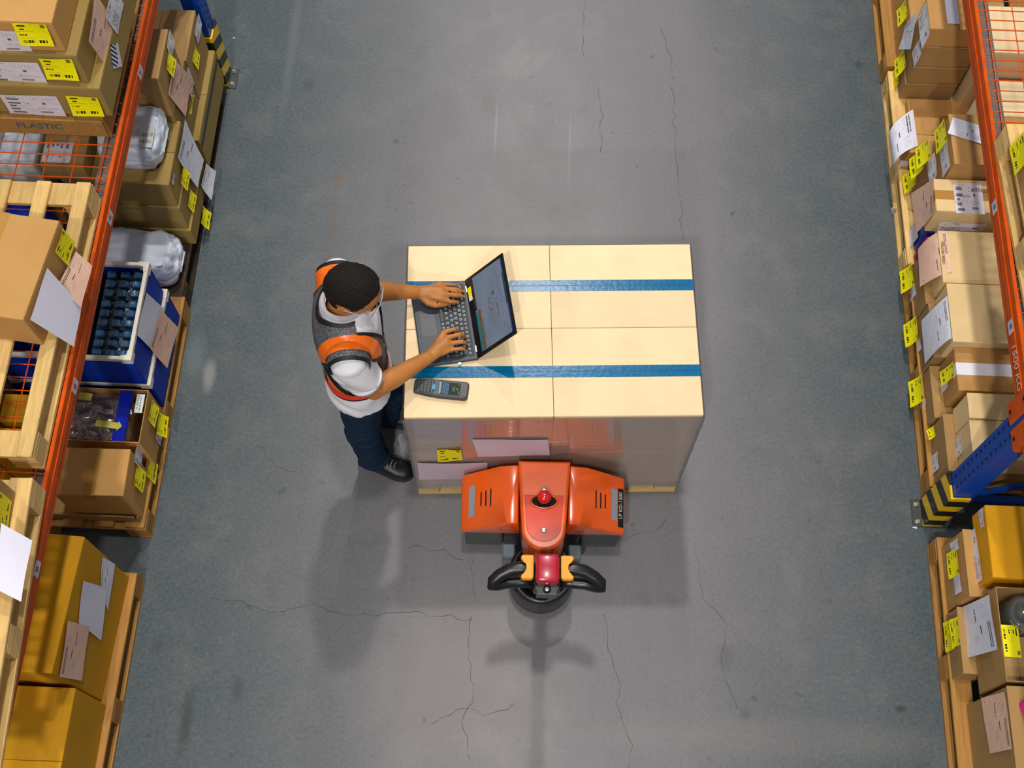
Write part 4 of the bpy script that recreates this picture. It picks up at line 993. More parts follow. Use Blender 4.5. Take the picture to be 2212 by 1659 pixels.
for e in (-1, 1):
    bm = bmesh.new()
    pl = [(.050, -.266), (.092, -.266), (.098, -.272), (.096, -.285), (.084, -.290), (.074, -.300), (.072, -.318), (.078, -.332), (.095, -.340), (.098, -.352), (.092, -.357), (.056, -.357), (.050, -.350)]
    pl = [(e*x, y) for x, y in pl]
    prism(bm, pl if e < 0 else pl[::-1], hdz+.0, hdz+.03, .004); obj('paddle', bm, plain('paddle_yellow', (250, 158, 10), .35, var=.05) if e < 0 else bpy.data.materials['paddle_yellow'], TR)
    bm = bmesh.new()
    tube(bm, [(e*.045, -.318, hdz-.01), (e*.07, -.313, hdz-.006), (e*.10, -.308, hdz-.006), (e*.14, -.315, hdz-.010), (e*.175, -.333, hdz-.018), (e*.200, -.353, hdz-.028), (e*.202, -.366, hdz-.042), (e*.185, -.362, hdz-.056), (e*.14, -.348, hdz-.062), (e*.09, -.345, hdz-.062), (e*.04, -.345, hdz-.060)], [.020, .024, .026, .0255, .024, .022, .021, .021, .022, .022, .02], 14); obj('grip_loop', bm, M_TBLK, TR, True)
# ================================================================ laptop
LA = Vector((-.28, 2.431)); LB = Vector((-.206, 2.071)); ex = (LB-LA).normalized(); ang = math.atan2(ex.y, ex.x)
ey = Vector((-ex.y, ex.x)); W_ = .367; D_ = .235
org = LA-ey*D_
LT = thing('laptop', 'open dark grey laptop with yellow sticker on the cream cartons', 'laptop', (org.x, org.y, .9465), ang)
M_LG = plain('laptop_grey', (50, 58, 70), .42, var=.06, scale=12); M_LK = plain('key_black', (34, 42, 50), .45, var=.05); M_LB = plain('lid_black', (16, 16, 18), .3, var=.05)
bm = bmesh.new(); box(bm, 0, W_, 0, D_, .002, .0185, .005, 0, 2); obj('laptop_base', bm, M_LG, LT)
bm = bmesh.new(); box(bm, .016, W_-.016, .103, .222, .0187, .0192, .0); kw = obj('keyboard_well', bm, plain('well_dark', (30, 36, 42), .5), LT)
def key_mat():
    t = Nt('key_legend'); x = t.xyz(t.coord('Object'))
    a = t.math('ADD', t.math('COMPARE', x[0], -.003, .0013), t.math('COMPARE', x[0], .003, .0011)); b = t.math('ADD', t.math('COMPARE', x[1], .0028, .0016), t.math('COMPARE', x[1], -.0028, .0013))
    z = t.math('GREATER_THAN', x[2], .0021)
    return t.done(t.mix(t.math('MULTIPLY', t.math('MULTIPLY', a, b), z), srgb(36, 46, 54), srgb(214, 222, 226)), .45)
M_KEY = key_mat()
kd = {}
rows = [(.1135, 15, .0158, 0), (.1325, 12, .0158, .008), (.1510, 13, .0158, .004), (.1695, 14, .0158, 0), (.1880, 15, .0158, 0), (.2055, 16, .0105, 0)]
x_, y_ = .0, 0
for r, (y_, n, hgt, off) in enumerate(rows):
    x = .021; xe = W_-.021
    if r == 0: ws = [.0165]*3+[.108]+[.0165]*8+[.0165]
    elif r == 1: ws = [.034]+[.0165]*10+[.044]
    elif r == 2: ws = [.027]+[.0165]*11+[.034]
    elif r == 3: ws = [.0225]+[.0165]*12+[.0225]
    elif r == 4: ws = [.0165]*14+[.0225]
    else: ws = [.0155]*17
    tot = sum(ws)+.0025*(len(ws)-1); sc = (xe-x-.0025*(len(ws)-1))/sum(ws)
    for w in ws:
        w *= sc
        kk = (round(w, 4), hgt)
        if kk not in kd:
            kd[kk] = obj('key', bbox(-w/2, w/2, -hgt/2, hgt/2, 0, .0022, .0008), M_KEY, LT); o = kd[kk]
        else: o = obj('key', kd[kk].data, None, LT)
        o.location = (x+w/2, y_, .0192); x += w+.0025
bm = bmesh.new(); lathe(bm, [(.004, 0), (.004, .003), (.002, .0035)], 10, (W_/2-.01, .160, .0192)); obj('pointing_stick', bm, plain('stick_blue', (60, 110, 190), .5), LT)
bm = bmesh.new(); box(bm, .128, .236, .008, .084, .0186, .0190); tp = obj('touchpad', bm, plain('pad_grey', (42, 50, 60), .35), LT)
for a, b in ((.128, .182), (.184, .236)):
    for y0, y1 in ((.0055, .022), (.0865, .098)):
        bm = bmesh.new(); box(bm, a, b, y0, y1, .0186, .0196, .0003); obj('touchpad_button', bm, plain('button_dark', (34, 42, 50), .4) if 'button_dark' not in bpy.data.materials else bpy.data.materials['button_dark'], tp)
bm = bmesh.new(); box(bm, W_, W_+.012, .150, .164, .006, .013, .001); obj('usb_receiver', bm, M_BOLT, LT)
tl = math.atan2(.185, .157)
lid = obj('screen_lid', bbox(0, W_, 0, .243, -.007, 0, .003, 2), M_LB, LT); lid.location = (0, D_-.004, .020); lid.rotation_euler.x = tl
def screen_mat():
    p = Pr('laptop_display')
    base = srgb(150, 166, 190)
    col = p.mix(p.ramp(p.noise(p.coord('UV', (.6, 1, 1)), 3, 2), .3, .7), mul(base, .82), mul(base, 1.08))
    for r, rgb in ((p.rect(.47, 1, 0, .085), (0, 140, 160)), (p.rect(.45, .99, .085, .155), (150, 84, 44)), (p.rect(.60, .90, .17, .195), (0, 150, 150)), (p.rect(.0, 1, .965, 1), (10, 80, 170)), (p.rect(.2, .62, .945, .985), (24, 44, 84)), (p.text(.40, .62, .42, .56, 3, .5, 30), (96, 110, 130)), (p.text(.45, .72, .64, .72, 2, .5, 30), (96, 110, 130)), (p.rect(.34, .39, .56, .64), (90, 104, 120)), (p.text(.1, .9, .78, .80, 1, .5, 40), (100, 114, 134)), (p.rect(.24, .5, .90, .915), (170, 200, 220)), (p.rect(.0, .45, 0, .06), (16, 18, 22))):
        col = p.mix(r, col, srgb(*rgb))
    p.done((.02, .02, .02), .12, spec=.6)
    p.put(p.b.inputs['Emission Color'], col); p.b.inputs['Emission Strength'].default_value = .50
    return p.m
def sheet(name, P, m, parent):
    bm = bmesh.new(); u = bm.loops.layers.uv.new('uv'); f = bm.faces.new([bm.verts.new(p) for p in P])
    for l, c in zip(f.loops, ((0, 0), (1, 0), (1, 1), (0, 1))): l[u].uv = c
    return obj(name, bm, m, parent)
sheet('display', [(.016, .034, .0008), (W_-.016, .034, .0008), (W_-.016, .230, .0008), (.016, .230, .0008)], screen_mat(), lid)
def stk():
    p = Pr('asset_sticker'); return p.finish((250, 232, 0), extra=((p.rect(.66, .98, .04, .96), (232, 232, 236)),))
sheet('asset_sticker', [(.045, .008, .0008), (.108, .008, .0008), (.108, .030, .0008), (.045, .030, .0008)], stk(), lid)
for x in (.03, W_-.06):
    bm = bmesh.new(); box(bm, x, x+.03, D_-.007, D_-.001, .0186, .023, .001); obj('hinge', bm, M_BOLT, LT)
# ================================================================ handheld scanner
SC = thing('handheld_scanner', 'rugged grey handheld scanner with keypad and lit screen on cream carton', 'scanner', (-.349, 1.9335, .9463), math.radians(-3.6))
M_SB = plain('scanner_rubber', (46, 50, 54), .5, var=.08); M_SG = plain('scanner_face', (70, 76, 82), .4, var=.06)
def outline(k):
    return [(-.110+k, -.022+k), (-.106+k, -.028+k), (-.04, -.030+k), (-.015, -.039+k), (.100-k, -.039+k), (.110-k, -.030+k), (.110-k, .030-k), (.100-k, .037-k), (-.015, .037-k), (-.04, .030-k), (-.104+k, .030-k), (-.110+k, .024-k)]
bm = bmesh.new(); prism(bm, outline(0), 0, .024, .005, 2); obj('scanner_shell', bm, M_SB, SC)
bm = bmesh.new(); prism(bm, outline(.005), .0242, .0255, .0005); obj('face_plate', bm, M_SG, SC)
bm = bmesh.new(); prism(bm, [(-.012, -.031), (.098, -.031), (.098, .030), (-.012, .030)], .0256, .0264); obj('screen_glass', bm, M_LB, SC)
def scan_mat():
    p = Pr('scanner_display'); col = p.mix(.5, srgb(14, 20, 28), srgb(14, 20, 28))
    g = p.math('MULTIPLY', p.rect(.14, .45, .06, .94), p.math('MULTIPLY', p.math('GREATER_THAN', p.math('FRACT', p.math('MULTIPLY', p.u, 13)), .35), p.math('GREATER_THAN', p.math('FRACT', p.math('MULTIPLY', p.v, 9)), .3)))
    for r, rgb in ((p.rect(0, .10, .02, .98), (225, 235, 245)), (p.rect(.12, .46, .03, .97), (30, 70, 130)), (g, (150, 190, 230)), (p.text(.62, .76, .30, .75, 4, .55, 30), (70, 210, 60)), (p.rect(.82, .90, .40, .62), (60, 200, 40)), (p.rect(.93, .96, .05, .35), (200, 210, 215)), (p.rect(.90, .94, .84, .90), (220, 230, 230))):
        col = p.mix(r, col, srgb(*rgb))
    p.done((.02, .02, .02), .12); p.put(p.b.inputs['Emission Color'], col); p.b.inputs['Emission Strength'].default_value = .55; return p.m
sheet('scanner_display', [(-.008, -.027, .0267), (.078, -.027, .0267), (.078, .026, .0267), (-.008, .026, .0267)], scan_mat(), SC)
bm = bmesh.new()
for i in range(6):
    for j in range(5):
        if i == 5 and j in (1, 2, 3): continue
        box(bm, -.097+i*.0135-.0042, -.097+i*.0135+.0042, -.0195+j*.0098-.003, -.0195+j*.0098+.003, .0255, .0285, .0008)
o = obj('keypad', bm, plain('keypad_dark', (40, 44, 48), .45, var=.1), SC); o['kind'] = 'stuff'
obj('scan_button', bbox(-.036, -.022, -.012, .010, .0255, .029, .001), plain('scan_blue', (0, 150, 200), .35), SC)
# ================================================================ person
PO = Vector((-.66, 2.05, 0))
PE = thing('person', 'person in white polo shirt and orange banded mesh vest typing on the laptop', 'person', tuple(PO))
M_SKIN = None
def skin_mat():
    t = Nt('skin'); v = t.coord('Object'); c = srgb(188, 122, 60)
    col = t.mix(t.ramp(t.noise(v, 14, 3), .3, .7), mul(c, .90), mul(c, 1.08))
    t.b.inputs['Subsurface Weight'].default_value = .08; t.b.inputs['Subsurface Radius'].default_value = (.012, .005, .003)
    t.bump(t.noise(v, 160, 3), .12, .001)
    return t.done(col, .45, spec=.4)
M_SKIN = skin_mat()
def V(x, y, z): return Vector((x, y, z))
def px(x, y, z): return at(x, y, z)
def ell(bm, c, r, M3=None, n=3):
    res = bmesh.ops.create_icosphere(bm, subdivisions=n, radius=1)
    for v in res['verts']:
        q = Vector((v.co.x*r[0], v.co.y*r[1], v.co.z*r[2]))
        if M3 is not None: q = M3 @ q
        v.co = q+Vector(c)
def loft(bm, rings, n=24, pw=2.3):
    """rings: (centre, a, b) with half axes a, b as vectors; superellipse section"""
    R = []
    for c, a, b in rings:
        row = []
        for k in range(n):
            t = 2*math.pi*k/n; ct, st = math.cos(t), math.sin(t)
            x = math.copysign(abs(ct)**(2/pw), ct); y = math.copysign(abs(st)**(2/pw), st)
            row.append(bm.verts.new(Vector(c)+a*x+b*y))
        R.append(row)
    for p, q in zip(R, R[1:]):
        for k in range(n): bm.faces.new((p[k], p[(k+1) % n], q[(k+1) % n], q[k]))
    bm.faces.new(R[0][::-1]); bm.faces.new(R[-1])
    return bm
def fuse(bm, voxel, smooth=4, fac=.5):
    """one continuous skin over all the shapes in bm"""
    bmesh.ops.recalc_face_normals(bm, faces=bm.faces[:])
    me = bpy.data.meshes.new('tmp'); bm.to_mesh(me); bm.free()
    o = bpy.data.objects.new('tmp', me); COL.objects.link(o)
    m = o.modifiers.new('r', 'REMESH'); m.mode = 'VOXEL'; m.voxel_size = voxel; m.use_smooth_shade = True
    if smooth:
        s = o.modifiers.new('s', 'SMOOTH'); s.factor = fac; s.iterations = smooth
    dg = bpy.context.evaluated_depsgraph_get()
    out = bpy.data.meshes.new_from_object(o.evaluated_get(dg))
    bpy.data.objects.remove(o); bpy.data.meshes.remove(me)
    return out
def cut(me, f, off=0.0, thick=0.0, rough=0.0):
    """the piece of a mesh where f(p) < 0, trimmed cleanly along f = 0, pushed out along its normals"""
    bm = bmesh.new(); bm.from_mesh(me)
    bmesh.ops.triangulate(bm, faces=bm.faces[:])
    val = {v: f(v.co) for v in bm.verts}
    kill = [v for v in bm.verts if val[v] > 0 and all(val[e.other_vert(v)] > 0 for e in v.link_edges)]
    bmesh.ops.delete(bm, geom=kill, context='VERTS')
    ed = [e for e in bm.edges if (val[e.verts[0]] > 0) != (val[e.verts[1]] > 0)]
    new = set()
    for e in ed:
        a, b = e.verts; va, vb = val[a], val[b]
        t = max(.02, min(.98, va/(va-vb)))
        ne, nv = bmesh.utils.edge_split(e, a, t)
        val[nv] = 0.0; new.add(nv)
    for fc in list(bm.faces):
        on_ = [v for v in fc.verts if v in new]
        if len(on_) == 2 and len(fc.verts) > 3:
            try: bmesh.utils.face_split(fc, on_[0], on_[1])
            except ValueError: pass
    bmesh.ops.delete(bm, geom=[v for v in bm.verts if val.get(v, 0) > 1e-9], context='VERTS')
    bm.normal_update()
    if off:
        nr = {v: v.normal.copy() for v in bm.verts}
        for v in bm.verts: v.co += nr[v]*off
    if thick:
        r = bmesh.ops.solidify(bm, geom=bm.faces[:], thickness=thick)
    return bm
def local(me):
    me.transform(Matrix.Translation(-PO)); return me
def part(name, data, m, parent=PE, smooth=True):
    if isinstance(data, bmesh.types.BMesh): data.transform(Matrix.Translation(-PO))
    else: local(data)
    return obj(name, data, m, parent, smooth)
YW = math.radians(10); FW = V(math.cos(YW), math.sin(YW), 0); LF = V(-math.sin(YW), math.cos(YW), 0)
TC = V(-.70, 2.045, 0)
def tz(z): return V(TC.x+.012*(z-1.2), TC.y-.02*(1.2-z) if z < 1.2 else TC.y+.05*(z-1.2), z)
SR, ER, WR = V(-.668, 1.862, 1.345), V(-.600, 1.862, 1.095), V(-.402, 2.045, 1.018)
SL, EL, WL = V(-.745, 2.212, 1.350), V(-.695, 2.285, 1.105), V(-.472, 2.334, 1.022)
HC = V(-.648, 2.058, 1.530)
hy, hp = math.radians(-12), math.radians(30)
HF = V(math.cos(hy)*math.cos(hp), math.sin(hy)*math.cos(hp), -math.sin(hp)); HL = V(-math.sin(hy), math.cos(hy), 0); HU = HF.cross(HL)
HM = Matrix((HF, HL, HU)).transposed()
# ---- body: head, neck, trunk, arms, hands and legs in one skin
bm = bmesh.new()
ell(bm, HC+HF*-.006+HU*.012, (.100, .080, .104), HM)
ell(bm, HC+HF*.026-HU*.050, (.066, .059, .066), HM)
ell(bm, HC+HF*.050-HU*.078, (.036, .036, .030), HM)
tube(bm, [HC+HF*.082+HU*.005, HC+HF*.098-HU*.026, HC+HF*.088-HU*.040], [.010, .015, .011], 10)
tube(bm, [HC+HF*.082-HU*.062+HL*-.022, HC+HF*.090-HU*.062, HC+HF*.082-HU*.062+HL*.022], .008, 8)
for e in (-1, 1):
    ell(bm, HC+HF*-.012-HU*.016+HL*(e*.079), (.020, .010, .032), HM, 2)
    ell(bm, HC+HF*.080+HU*.010+HL*(e*.030), (.014, .024, .010), HM, 2)
tube(bm, [V(-.705, 2.06, 1.34), V(-.698, 2.06, 1.40), V(-.665, 2.055, 1.475)], [.085, .060, .056], 20)
loft(bm, [(tz(z), FW*a, LF*b) for z, a, b in ((.86, .10, .15), (.95, .105, .15), (1.08, .10, .148), (1.25, .112, .165), (1.33, .105, .175), (1.375, .08, .15), (1.40, .05, .08))])
def hand(W, E, mcp, pip, tip, thumb, s):
    tube(bm, [E, E.lerp(W, .35), E.lerp(W, .8), W], [.041, .043, .031, .027], 16)
    c = sum(mcp, Vector())/4
    tube(bm, [W, W.lerp(c, .45), c], [.0275, .030, .024], 14, flat=.78)
    for k in range(4):
        tube(bm, [W.lerp(mcp[k], .3), W.lerp(mcp[k], .7), mcp[k]], [.015, .0145, .0125], 10)
        dip = pip[k].lerp(tip[k], .55)+V(0, 0, .005)
        r = (.0098, .0102, .0098, .0085)[k]
        tube(bm, [mcp[k]-V(0, 0, .001), mcp[k].lerp(pip[k], .5), pip[k], dip, tip[k]], [r*1.18, r*1.0, r*1.02, r*.92, r*.72], 10)
        ell(bm, tip[k], (r*.74,)*3, None, 2)
    tube(bm, thumb, [.018, .0145, .0115, .0105, .0080], 10)
    ell(bm, thumb[-1], (.0082,)*3, None, 2)
tube(bm, [SR, SR.lerp(ER, .5), ER], [.058, .050, .042], 16); ell(bm, ER, (.043, .043, .043))
tube(bm, [SL, SL.lerp(EL, .5), EL], [.058, .050, .042], 16); ell(bm, EL, (.043, .043, .043))
hand(WR, ER, [px(960, 717, 1.014), px(967, 729, 1.019), px(971, 742, 1.015), px(970, 756, 1.008)],
     [px(982, 711, 1.012), px(993, 722, 1.016), px(998, 738, 1.012), px(996, 753, 1.004)],
     [px(992, 717, .977), px(1004, 728, .977), px(1009, 743, .977), px(1007, 758, .977)],
     [WR.lerp(px(950, 735, 1.0), .3), px(946, 738, 1.0), px(957, 725, .993), px(970, 715, .985), px(979, 712, .978)], 1)
hand(WL, EL, [px(955, 646, 1.014), px(961, 635, 1.019), px(960, 623, 1.016), px(953, 614, 1.009)],
     [px(974, 652, 1.002), px(985, 638, 1.008), px(985, 626, 1.006), px(975, 615, .998)],
     [px(990, 654, .977), px(1002, 641, .977), px(1001, 630, .977), px(989, 618, .977)],
     [WL.lerp(px(930, 652, 1.0), .3), px(926, 655, 1.0), px(941, 660, .994), px(959, 658, .985), px(974, 655, .977)], -1)
RH, RK, RA = V(-.685, 1.945, .90), V(-.716, 1.930, .46), V(-.708, 1.948, .09)
LH, LK, LAn = V(-.715, 2.110, .90), V(-.610, 2.105, .50), V(-.680, 2.165, .09)
for a, b, c in ((RH, RK, RA), (LH, LK, LAn)):
    tube(bm, [a, a.lerp(b, .5), b, b.lerp(c, .35), c], [.085, .072, .056, .054, .038], 16)
body = fuse(bm, .0046, 4, .5)
part('body', body, M_SKIN)
# nails
M_NAIL = plain('nail', (232, 178, 150), .3, var=.04)
for tp, pp in ((px(1002, 641, .977), px(985, 638, 1.008)), (px(1001, 630, .977), px(985, 626, 1.006)), (px(990, 654, .977), px(974, 652, 1.002)), (px(989, 618, .977), px(975, 615, .998)), (px(974, 655, .977), px(959, 658, .985))):
    d = (tp-pp).normalized(); up = (V(0, 0, 1)-d*d.z).normalized(); sd = d.cross(up)
    bm = bmesh.new(); ell(bm, tp-d*.002+up*.0048, (.0050, .0042, .0016), Matrix((d, sd, up)).transposed(), 2); part('fingernail', bm, M_NAIL)
# ---- eyes, brows
M_EYEW = plain('eye_white', (235, 232, 225), .2, var=0); M_IRIS = plain('iris', (30, 18, 12), .2, var=0)
for e in (-1, 1):
    c = HC+HF*.084-HU*.004+HL*(e*.031)
    bm = bmesh.new(); ell(bm, c, (.010, .013, .007), HM, 2); o = part('eye', bm, M_EYEW)
    bm = bmesh.new(); ell(bm, c+HF*.008, (.003, .005, .005), HM, 2); part('iris', bm, M_IRIS, o)
    bm = bmesh.new(); tube(bm, [c+HU*.022+HL*(e*-.014)+HF*.006, c+HU*.027+HF*.006, c+HU*.022+HL*(e*.018)-HF*.002], [.003, .004, .002], 6); part('eyebrow', bm, M_IRIS)
# ---- hair from the head's own surface
def hair_mat():
    t = Nt('short_black_hair'); v = t.coord('Object')
    col = t.mix(t.ramp(t.noise(v, 240, 3), .35, .7), srgb(9, 7, 6), srgb(40, 32, 25))
    t.bump(t.noise(v, 420, 3), .8, .003)
    return t.done(col, .75, spec=.25)
hb0 = bmesh.new(); hb0.from_mesh(bpy.data.objects['body'].data); hb0.transform(Matrix.Translation(PO))
bmesh.ops.delete(hb0, geom=[v for v in hb0.verts if (v.co-HC).length > .16], context='VERTS')
full = bpy.data.meshes.new('tmp_head'); hb0.to_mesh(full); hb0.free()
def f_hair(p):
    q = p-HC
    if q.length > .15: return 1.0
    a, b, c = q.dot(HF), q.dot(HL), q.dot(HU)
    n = .006*mn.noise(p*60)
    f1 = a-(.050+.42*(c-.06)) if c < .085 else a-.070
    f2 = (-.058+.85*max(0, a+.03))-c
    ear = .030-math.sqrt((a+.010)**2+(c+.018)**2) if abs(b) > .070 else -1
    return max(f1, f2, ear)+n
hb = cut(full, f_hair, .0)
for v in hb.verts:
    q = v.co-HC; a, c = q.dot(HF), q.dot(HU)
    edge = min(1, max(0, -f_hair(v.co)/.03))
    v.co += v.normal*(.001+.011*edge+.0025*mn.noise(v.co*90))
part('hair', hb, hair_mat())
# ---- safety glasses
GL = thing('safety_glasses', 'clear framed glasses worn by the person', 'glasses') if False else None
M_FRAME = plain('clear_frame', (206, 204, 210), .15, var=.03)
bm = bmesh.new()
for e in (-1, 1):
    c = HC+HF*.108-HU*.006+HL*(e*.033)
    P = [c+HL*(e*-.024)+HU*.017, c+HL*(e*.027)+HU*.019-HF*.010, c+HL*(e*.030)-HU*.006-HF*.011, c+HL*(e*.020)-HU*.021-HF*.006, c+HL*(e*-.012)-HU*.021, c+HL*(e*-.024)-HU*.004]
    tube(bm, P+[P[0]], .0018, 6, False)
    tube(bm, [P[1]-HF*.001, HC+HF*.060+HU*.006+HL*(e*.079), HC+HF*-.004+HU*.002+HL*(e*.086), HC-HF*.026-HU*.014+HL*(e*.084)], .0020, 6)
tube(bm, [HC+HF*.110-HU*.002+HL*-.010, HC+HF*.112+HU*.001, HC+HF*.110-HU*.002+HL*.010], .0018, 6)
gl = part('glasses', bm, M_FRAME)
for e in (-1, 1):
    c = HC+HF*.108-HU*.006+HL*(e*.033)
    bm = bmesh.new(); bm.faces.new([bm.verts.new(p) for p in (c+HL*(e*-.024)+HU*.017, c+HL*(e*.027)+HU*.019-HF*.010, c+HL*(e*.030)-HU*.006-HF*.011, c+HL*(e*.020)-HU*.021-HF*.006, c+HL*(e*-.012)-HU*.021, c+HL*(e*-.024)-HU*.004)]); part('lens', bm, M_CLEAR, gl, False)
# ---- polo shirt
M_SHIRT = plain('white_cotton', (232, 230, 236), .8, var=.03, scale=6, bump=.25, bscale=40, spec=.2)
bm = bmesh.new()
loft(bm, [(tz(z), FW*a, LF*b) for z, a, b in ((.835, .142, .198), (.90, .134, .190), (1.0, .120, .172), (1.10, .118, .170), (1.20, .125, .180), (1.28, .128, .196), (1.335, .118, .206), (1.370, .100, .196), (1.395, .086, .160), (1.418, .078, .112), (1.432, .074, .082))], 32)
tube(bm, [SR+V(0, .03, .01), SR, SR.lerp(ER, .3), SR.lerp(ER, .62)], [.070, .073, .072, .071], 22)
tube(bm, [SL+V(0, -.03, .01), SL, SL.lerp(EL, .3), SL.lerp(EL, .62)], [.070, .073, .072, .071], 22)
for e in range(16):
    pass
shirt = fuse(bm, .0085, 4, .5)
for v in shirt.vertices:                              # soft folds
    p = v.co
    k = .004*math.sin(60*(p.z+.3*p.x)+6*mn.noise(p*7)) * (1 if p.z < 1.2 or (p-SR.lerp(ER, .4)).length < .12 else .25)
    v.co = p+v.normal*k
bm = bmesh.new()
loft(bm, [(tz(z), FW*a, LF*b) for z, a, b in ((.93, .128, .182), (1.0, .123, .175), (1.10, .120, .172), (1.20, .126, .182), (1.28, .129, .197), (1.335, .119, .206), (1.370, .101, .196), (1.395, .087, .160), (1.418, .079, .112), (1.432, .075, .082))], 32)
ell(bm, SR, (.076, .076, .076)); ell(bm, SL, (.076, .076, .076))
src = fuse(bm, .0075, 6, .5)
NB = V(-.698, 2.06, 1.43)                             # neck opening
def f_neck(p, ra, rb):
    q = p-NB; a, b = q.dot(FW), q.dot(LF)
    return 1-math.sqrt((a/ra)**2+(b/rb)**2) if p.z > 1.33 else -1
sb = cut(shirt, lambda p: max(f_neck(p, .066, .062)*.06, -1), .0)
part('polo_shirt', sb, M_SHIRT)
# collar: a turned-over band round the neck, open at the throat
bm = bmesh.new(); prev = None
for k in range(41):
    t = math.radians(28+ (332-28)*k/40)
    ra, rb = .072, .066
    c = NB+FW*(ra*math.cos(t))+LF*(rb*math.sin(t)); o_ = (FW*math.cos(t)+LF*math.sin(t))
    tilt = -.012*math.cos(t)
    pts = [c+o_*-.002+V(0, 0, .0+tilt), c+o_*.001+V(0, 0, .024+tilt), c+o_*.005+V(0, 0, .025+tilt), c+o_*.014+V(0, 0, .008+tilt), c+o_*.018+V(0, 0, -.006+tilt)]
    row = [bm.verts.new(p) for p in pts]
    if prev:
        for i in range(4): bm.faces.new((prev[i], row[i], row[i+1], prev[i+1]))
    prev = row
bmesh.ops.solidify(bm, geom=bm.faces[:], thickness=.004)
part('collar', bm, M_SHIRT)
# sleeve hems
for S_, E_ in ((SR, ER), (SL, EL)):
    c = S_.lerp(E_, .60); d = (E_-S_).normalized(); bm = bmesh.new(); a = V(0, 0, 1).cross(d).normalized(); b = d.cross(a)
    loft(bm, [(c-d*.012, a*.074, b*.074), (c+d*.010, a*.0735, b*.0735)], 24, 2.0); part('sleeve_hem', bm, M_SHIRT)
# ---- vest: mesh body, black trim, orange bands, all cut from the shirt's surface
def seg(p, a, b):
    ab = b-a; t = max(0, min(1, (p-a).dot(ab)/ab.length_squared)); return (p-(a+ab*t)).length
def tl_(p):
    q = p-TC; return q.dot(FW), q.dot(LF)
def f_vest(p):
    a, b = tl_(p)
    side = min((1-math.sqrt((a/.095)**2+((p.z-1.19)/.150)**2))*.09, abs(b)-.12)
    neck = (1-math.sqrt((( p-NB).dot(FW)/.090)**2+((p-NB).dot(LF)/.088)**2))*.09 if p.z > 1.30 else -1
    vee = (.012+max(0, p.z-1.10)*.30)-abs(b) if a > .04 else -1
    return max(neck, vee, side, .975-p.z, -b-.214, b-.196)
M_MESH = None
def mesh_mat():
    t = Nt('grey_mesh_fabric'); v = t.coord('Object')
    vo = t.n('TexVoronoi'); t.t.links.new(v, vo.inputs['Vector']); vo.inputs['Scale'].default_value = 330
    col = t.mix(t.ramp(vo.outputs['Distance'], .2, .6), srgb(140, 140, 146), srgb(52, 52, 57))
    t.bump(vo.outputs['Distance'], .4, .001)
    return t.done(col, .5, spec=.4)
vest = part('vest_body', cut(src, f_vest, .007), mesh_mat())
part('vest_trim', cut(src, lambda p: max(f_vest(p), -f_vest(p)-.014), .0090), plain('black_trim', (14, 14, 16), .6, var=.1), vest)
M_BAND = plain('orange_reflective', (255, 112, 12), .22, var=.12, scale=18, bump=.35, bscale=30, spec=.6)
M_BAND2 = plain('red_orange_cloth', (250, 52, 14), .4, var=.10, scale=18, bump=.3, bscale=30)
def band(lo, hi, sgn):
    return lambda p: max(f_vest(p)+.012, lo-sgn*tl_(p)[1], sgn*tl_(p)[1]-hi)
part('shoulder_band', cut(src, band(.112, .178, -1), .0105), M_BAND, vest)
part('shoulder_band', cut(src, band(.112, .178, 1), .0105), M_BAND, vest)
part('waist_band', cut(src, lambda p: max(f_vest(p)+.010, .99-p.z, p.z-1.035), .0118), M_BAND2, vest)
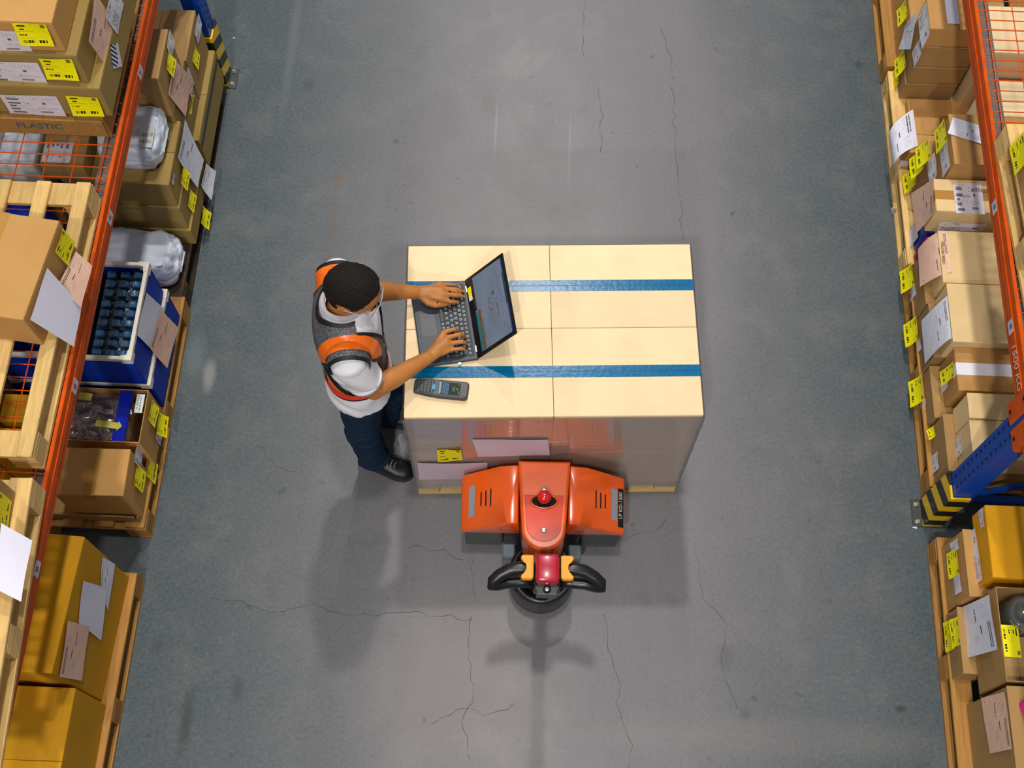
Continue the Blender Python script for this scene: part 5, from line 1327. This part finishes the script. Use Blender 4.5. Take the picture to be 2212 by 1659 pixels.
# ---- jeans
M_DENIM = plain('dark_denim', (24, 44, 66), .85, var=.25, scale=25, bump=.35, bscale=120, spec=.15)
bm = bmesh.new()
loft(bm, [(tz(z)+V(.0, -.01, 0), FW*a, LF*b) for z, a, b in ((.80, .10, .165), (.86, .118, .176), (.93, .115, .172), (.97, .112, .166))], 28)
for a, b, c in ((RH, RK, RA), (LH, LK, LAn)):
    tube(bm, [a+V(0, 0, .0), a.lerp(b, .35), a.lerp(b, .75), b, b.lerp(c, .35), b.lerp(c, .8), c+V(.005, 0, .0)], [.090, .092, .082, .076, .070, .066, .070], 22)
jeans = fuse(bm, .009, 3, .5)
for v in jeans.vertices:
    p = v.co; lo = 1 if p.z < .35 or abs(p.z-.52) < .08 else .4
    v.co = p+v.normal*(.005*lo*math.sin(75*p.z+5*mn.noise(p*9))+.003*mn.noise(p*18))
part('jeans', jeans, M_DENIM)
# ---- shoes
M_SHOE = plain('black_leather', (20, 20, 22), .42, var=.2, scale=14, bump=.2, bscale=90); M_SOLE = plain('black_sole', (14, 14, 14), .7); M_LACE = plain('grey_lace', (120, 124, 126), .7)
def shoe(heel, toe, ank):
    d = (toe-heel); L = d.length; d.normalize(); s = V(-d.y, d.x, 0)
    P = lambda t, z: V(heel.x, heel.y, 0)+d*(L*t)+V(0, 0, z)
    bm = bmesh.new()
    loft(bm, [(P(t, z0+h), s*w, V(0, 0, h)) for t, w, h, z0 in ((.0, .022, .026, .012), (.05, .034, .036, .012), (.20, .039, .045, .012), (.40, .040, .043, .012), (.58, .046, .034, .012), (.75, .050, .028, .012), (.90, .043, .023, .012), (.97, .028, .018, .012), (1.0, .012, .012, .012))], 20, 2.4)
    tube(bm, [P(.22, .05), ank+V(0, 0, .02)], [.040, .043], 16)
    up = fuse(bm, .007, 3)
    o = part('shoe', up, M_SHOE)
    bm = bmesh.new()
    loft(bm, [(P(t, .008), s*(w*1.06), V(0, 0, .008)) for t, w in ((-.01, .020), (.04, .036), (.2, .041), (.4, .042), (.58, .048), (.75, .052), (.9, .045), (.98, .029), (1.012, .011))], 16, 3.0)
    part('sole', bm, M_SOLE, o)
    for k in range(4):
        t = .47+k*.06; z = .101-k*.009
        bm = bmesh.new(); tube(bm, [P(t, z-.022)+s*.030, P(t+.03, z)+s*.010, P(t+.03, z+.001)-s*.010, P(t+.065, z-.022)-s*.030], .0026, 6); part('lace', bm, M_LACE, o)
        bm = bmesh.new(); tube(bm, [P(t, z-.022)-s*.030, P(t+.03, z+.002)-s*.010, P(t+.03, z+.003)+s*.010, P(t+.065, z-.022)+s*.030], .0026, 6); part('lace', bm, M_LACE, o)
shoe(V(-.785, 1.972, 0), V(-.525, 1.898, 0), RA)
shoe(V(-.775, 2.185, 0), V(-.527, 2.175, 0), LAn)
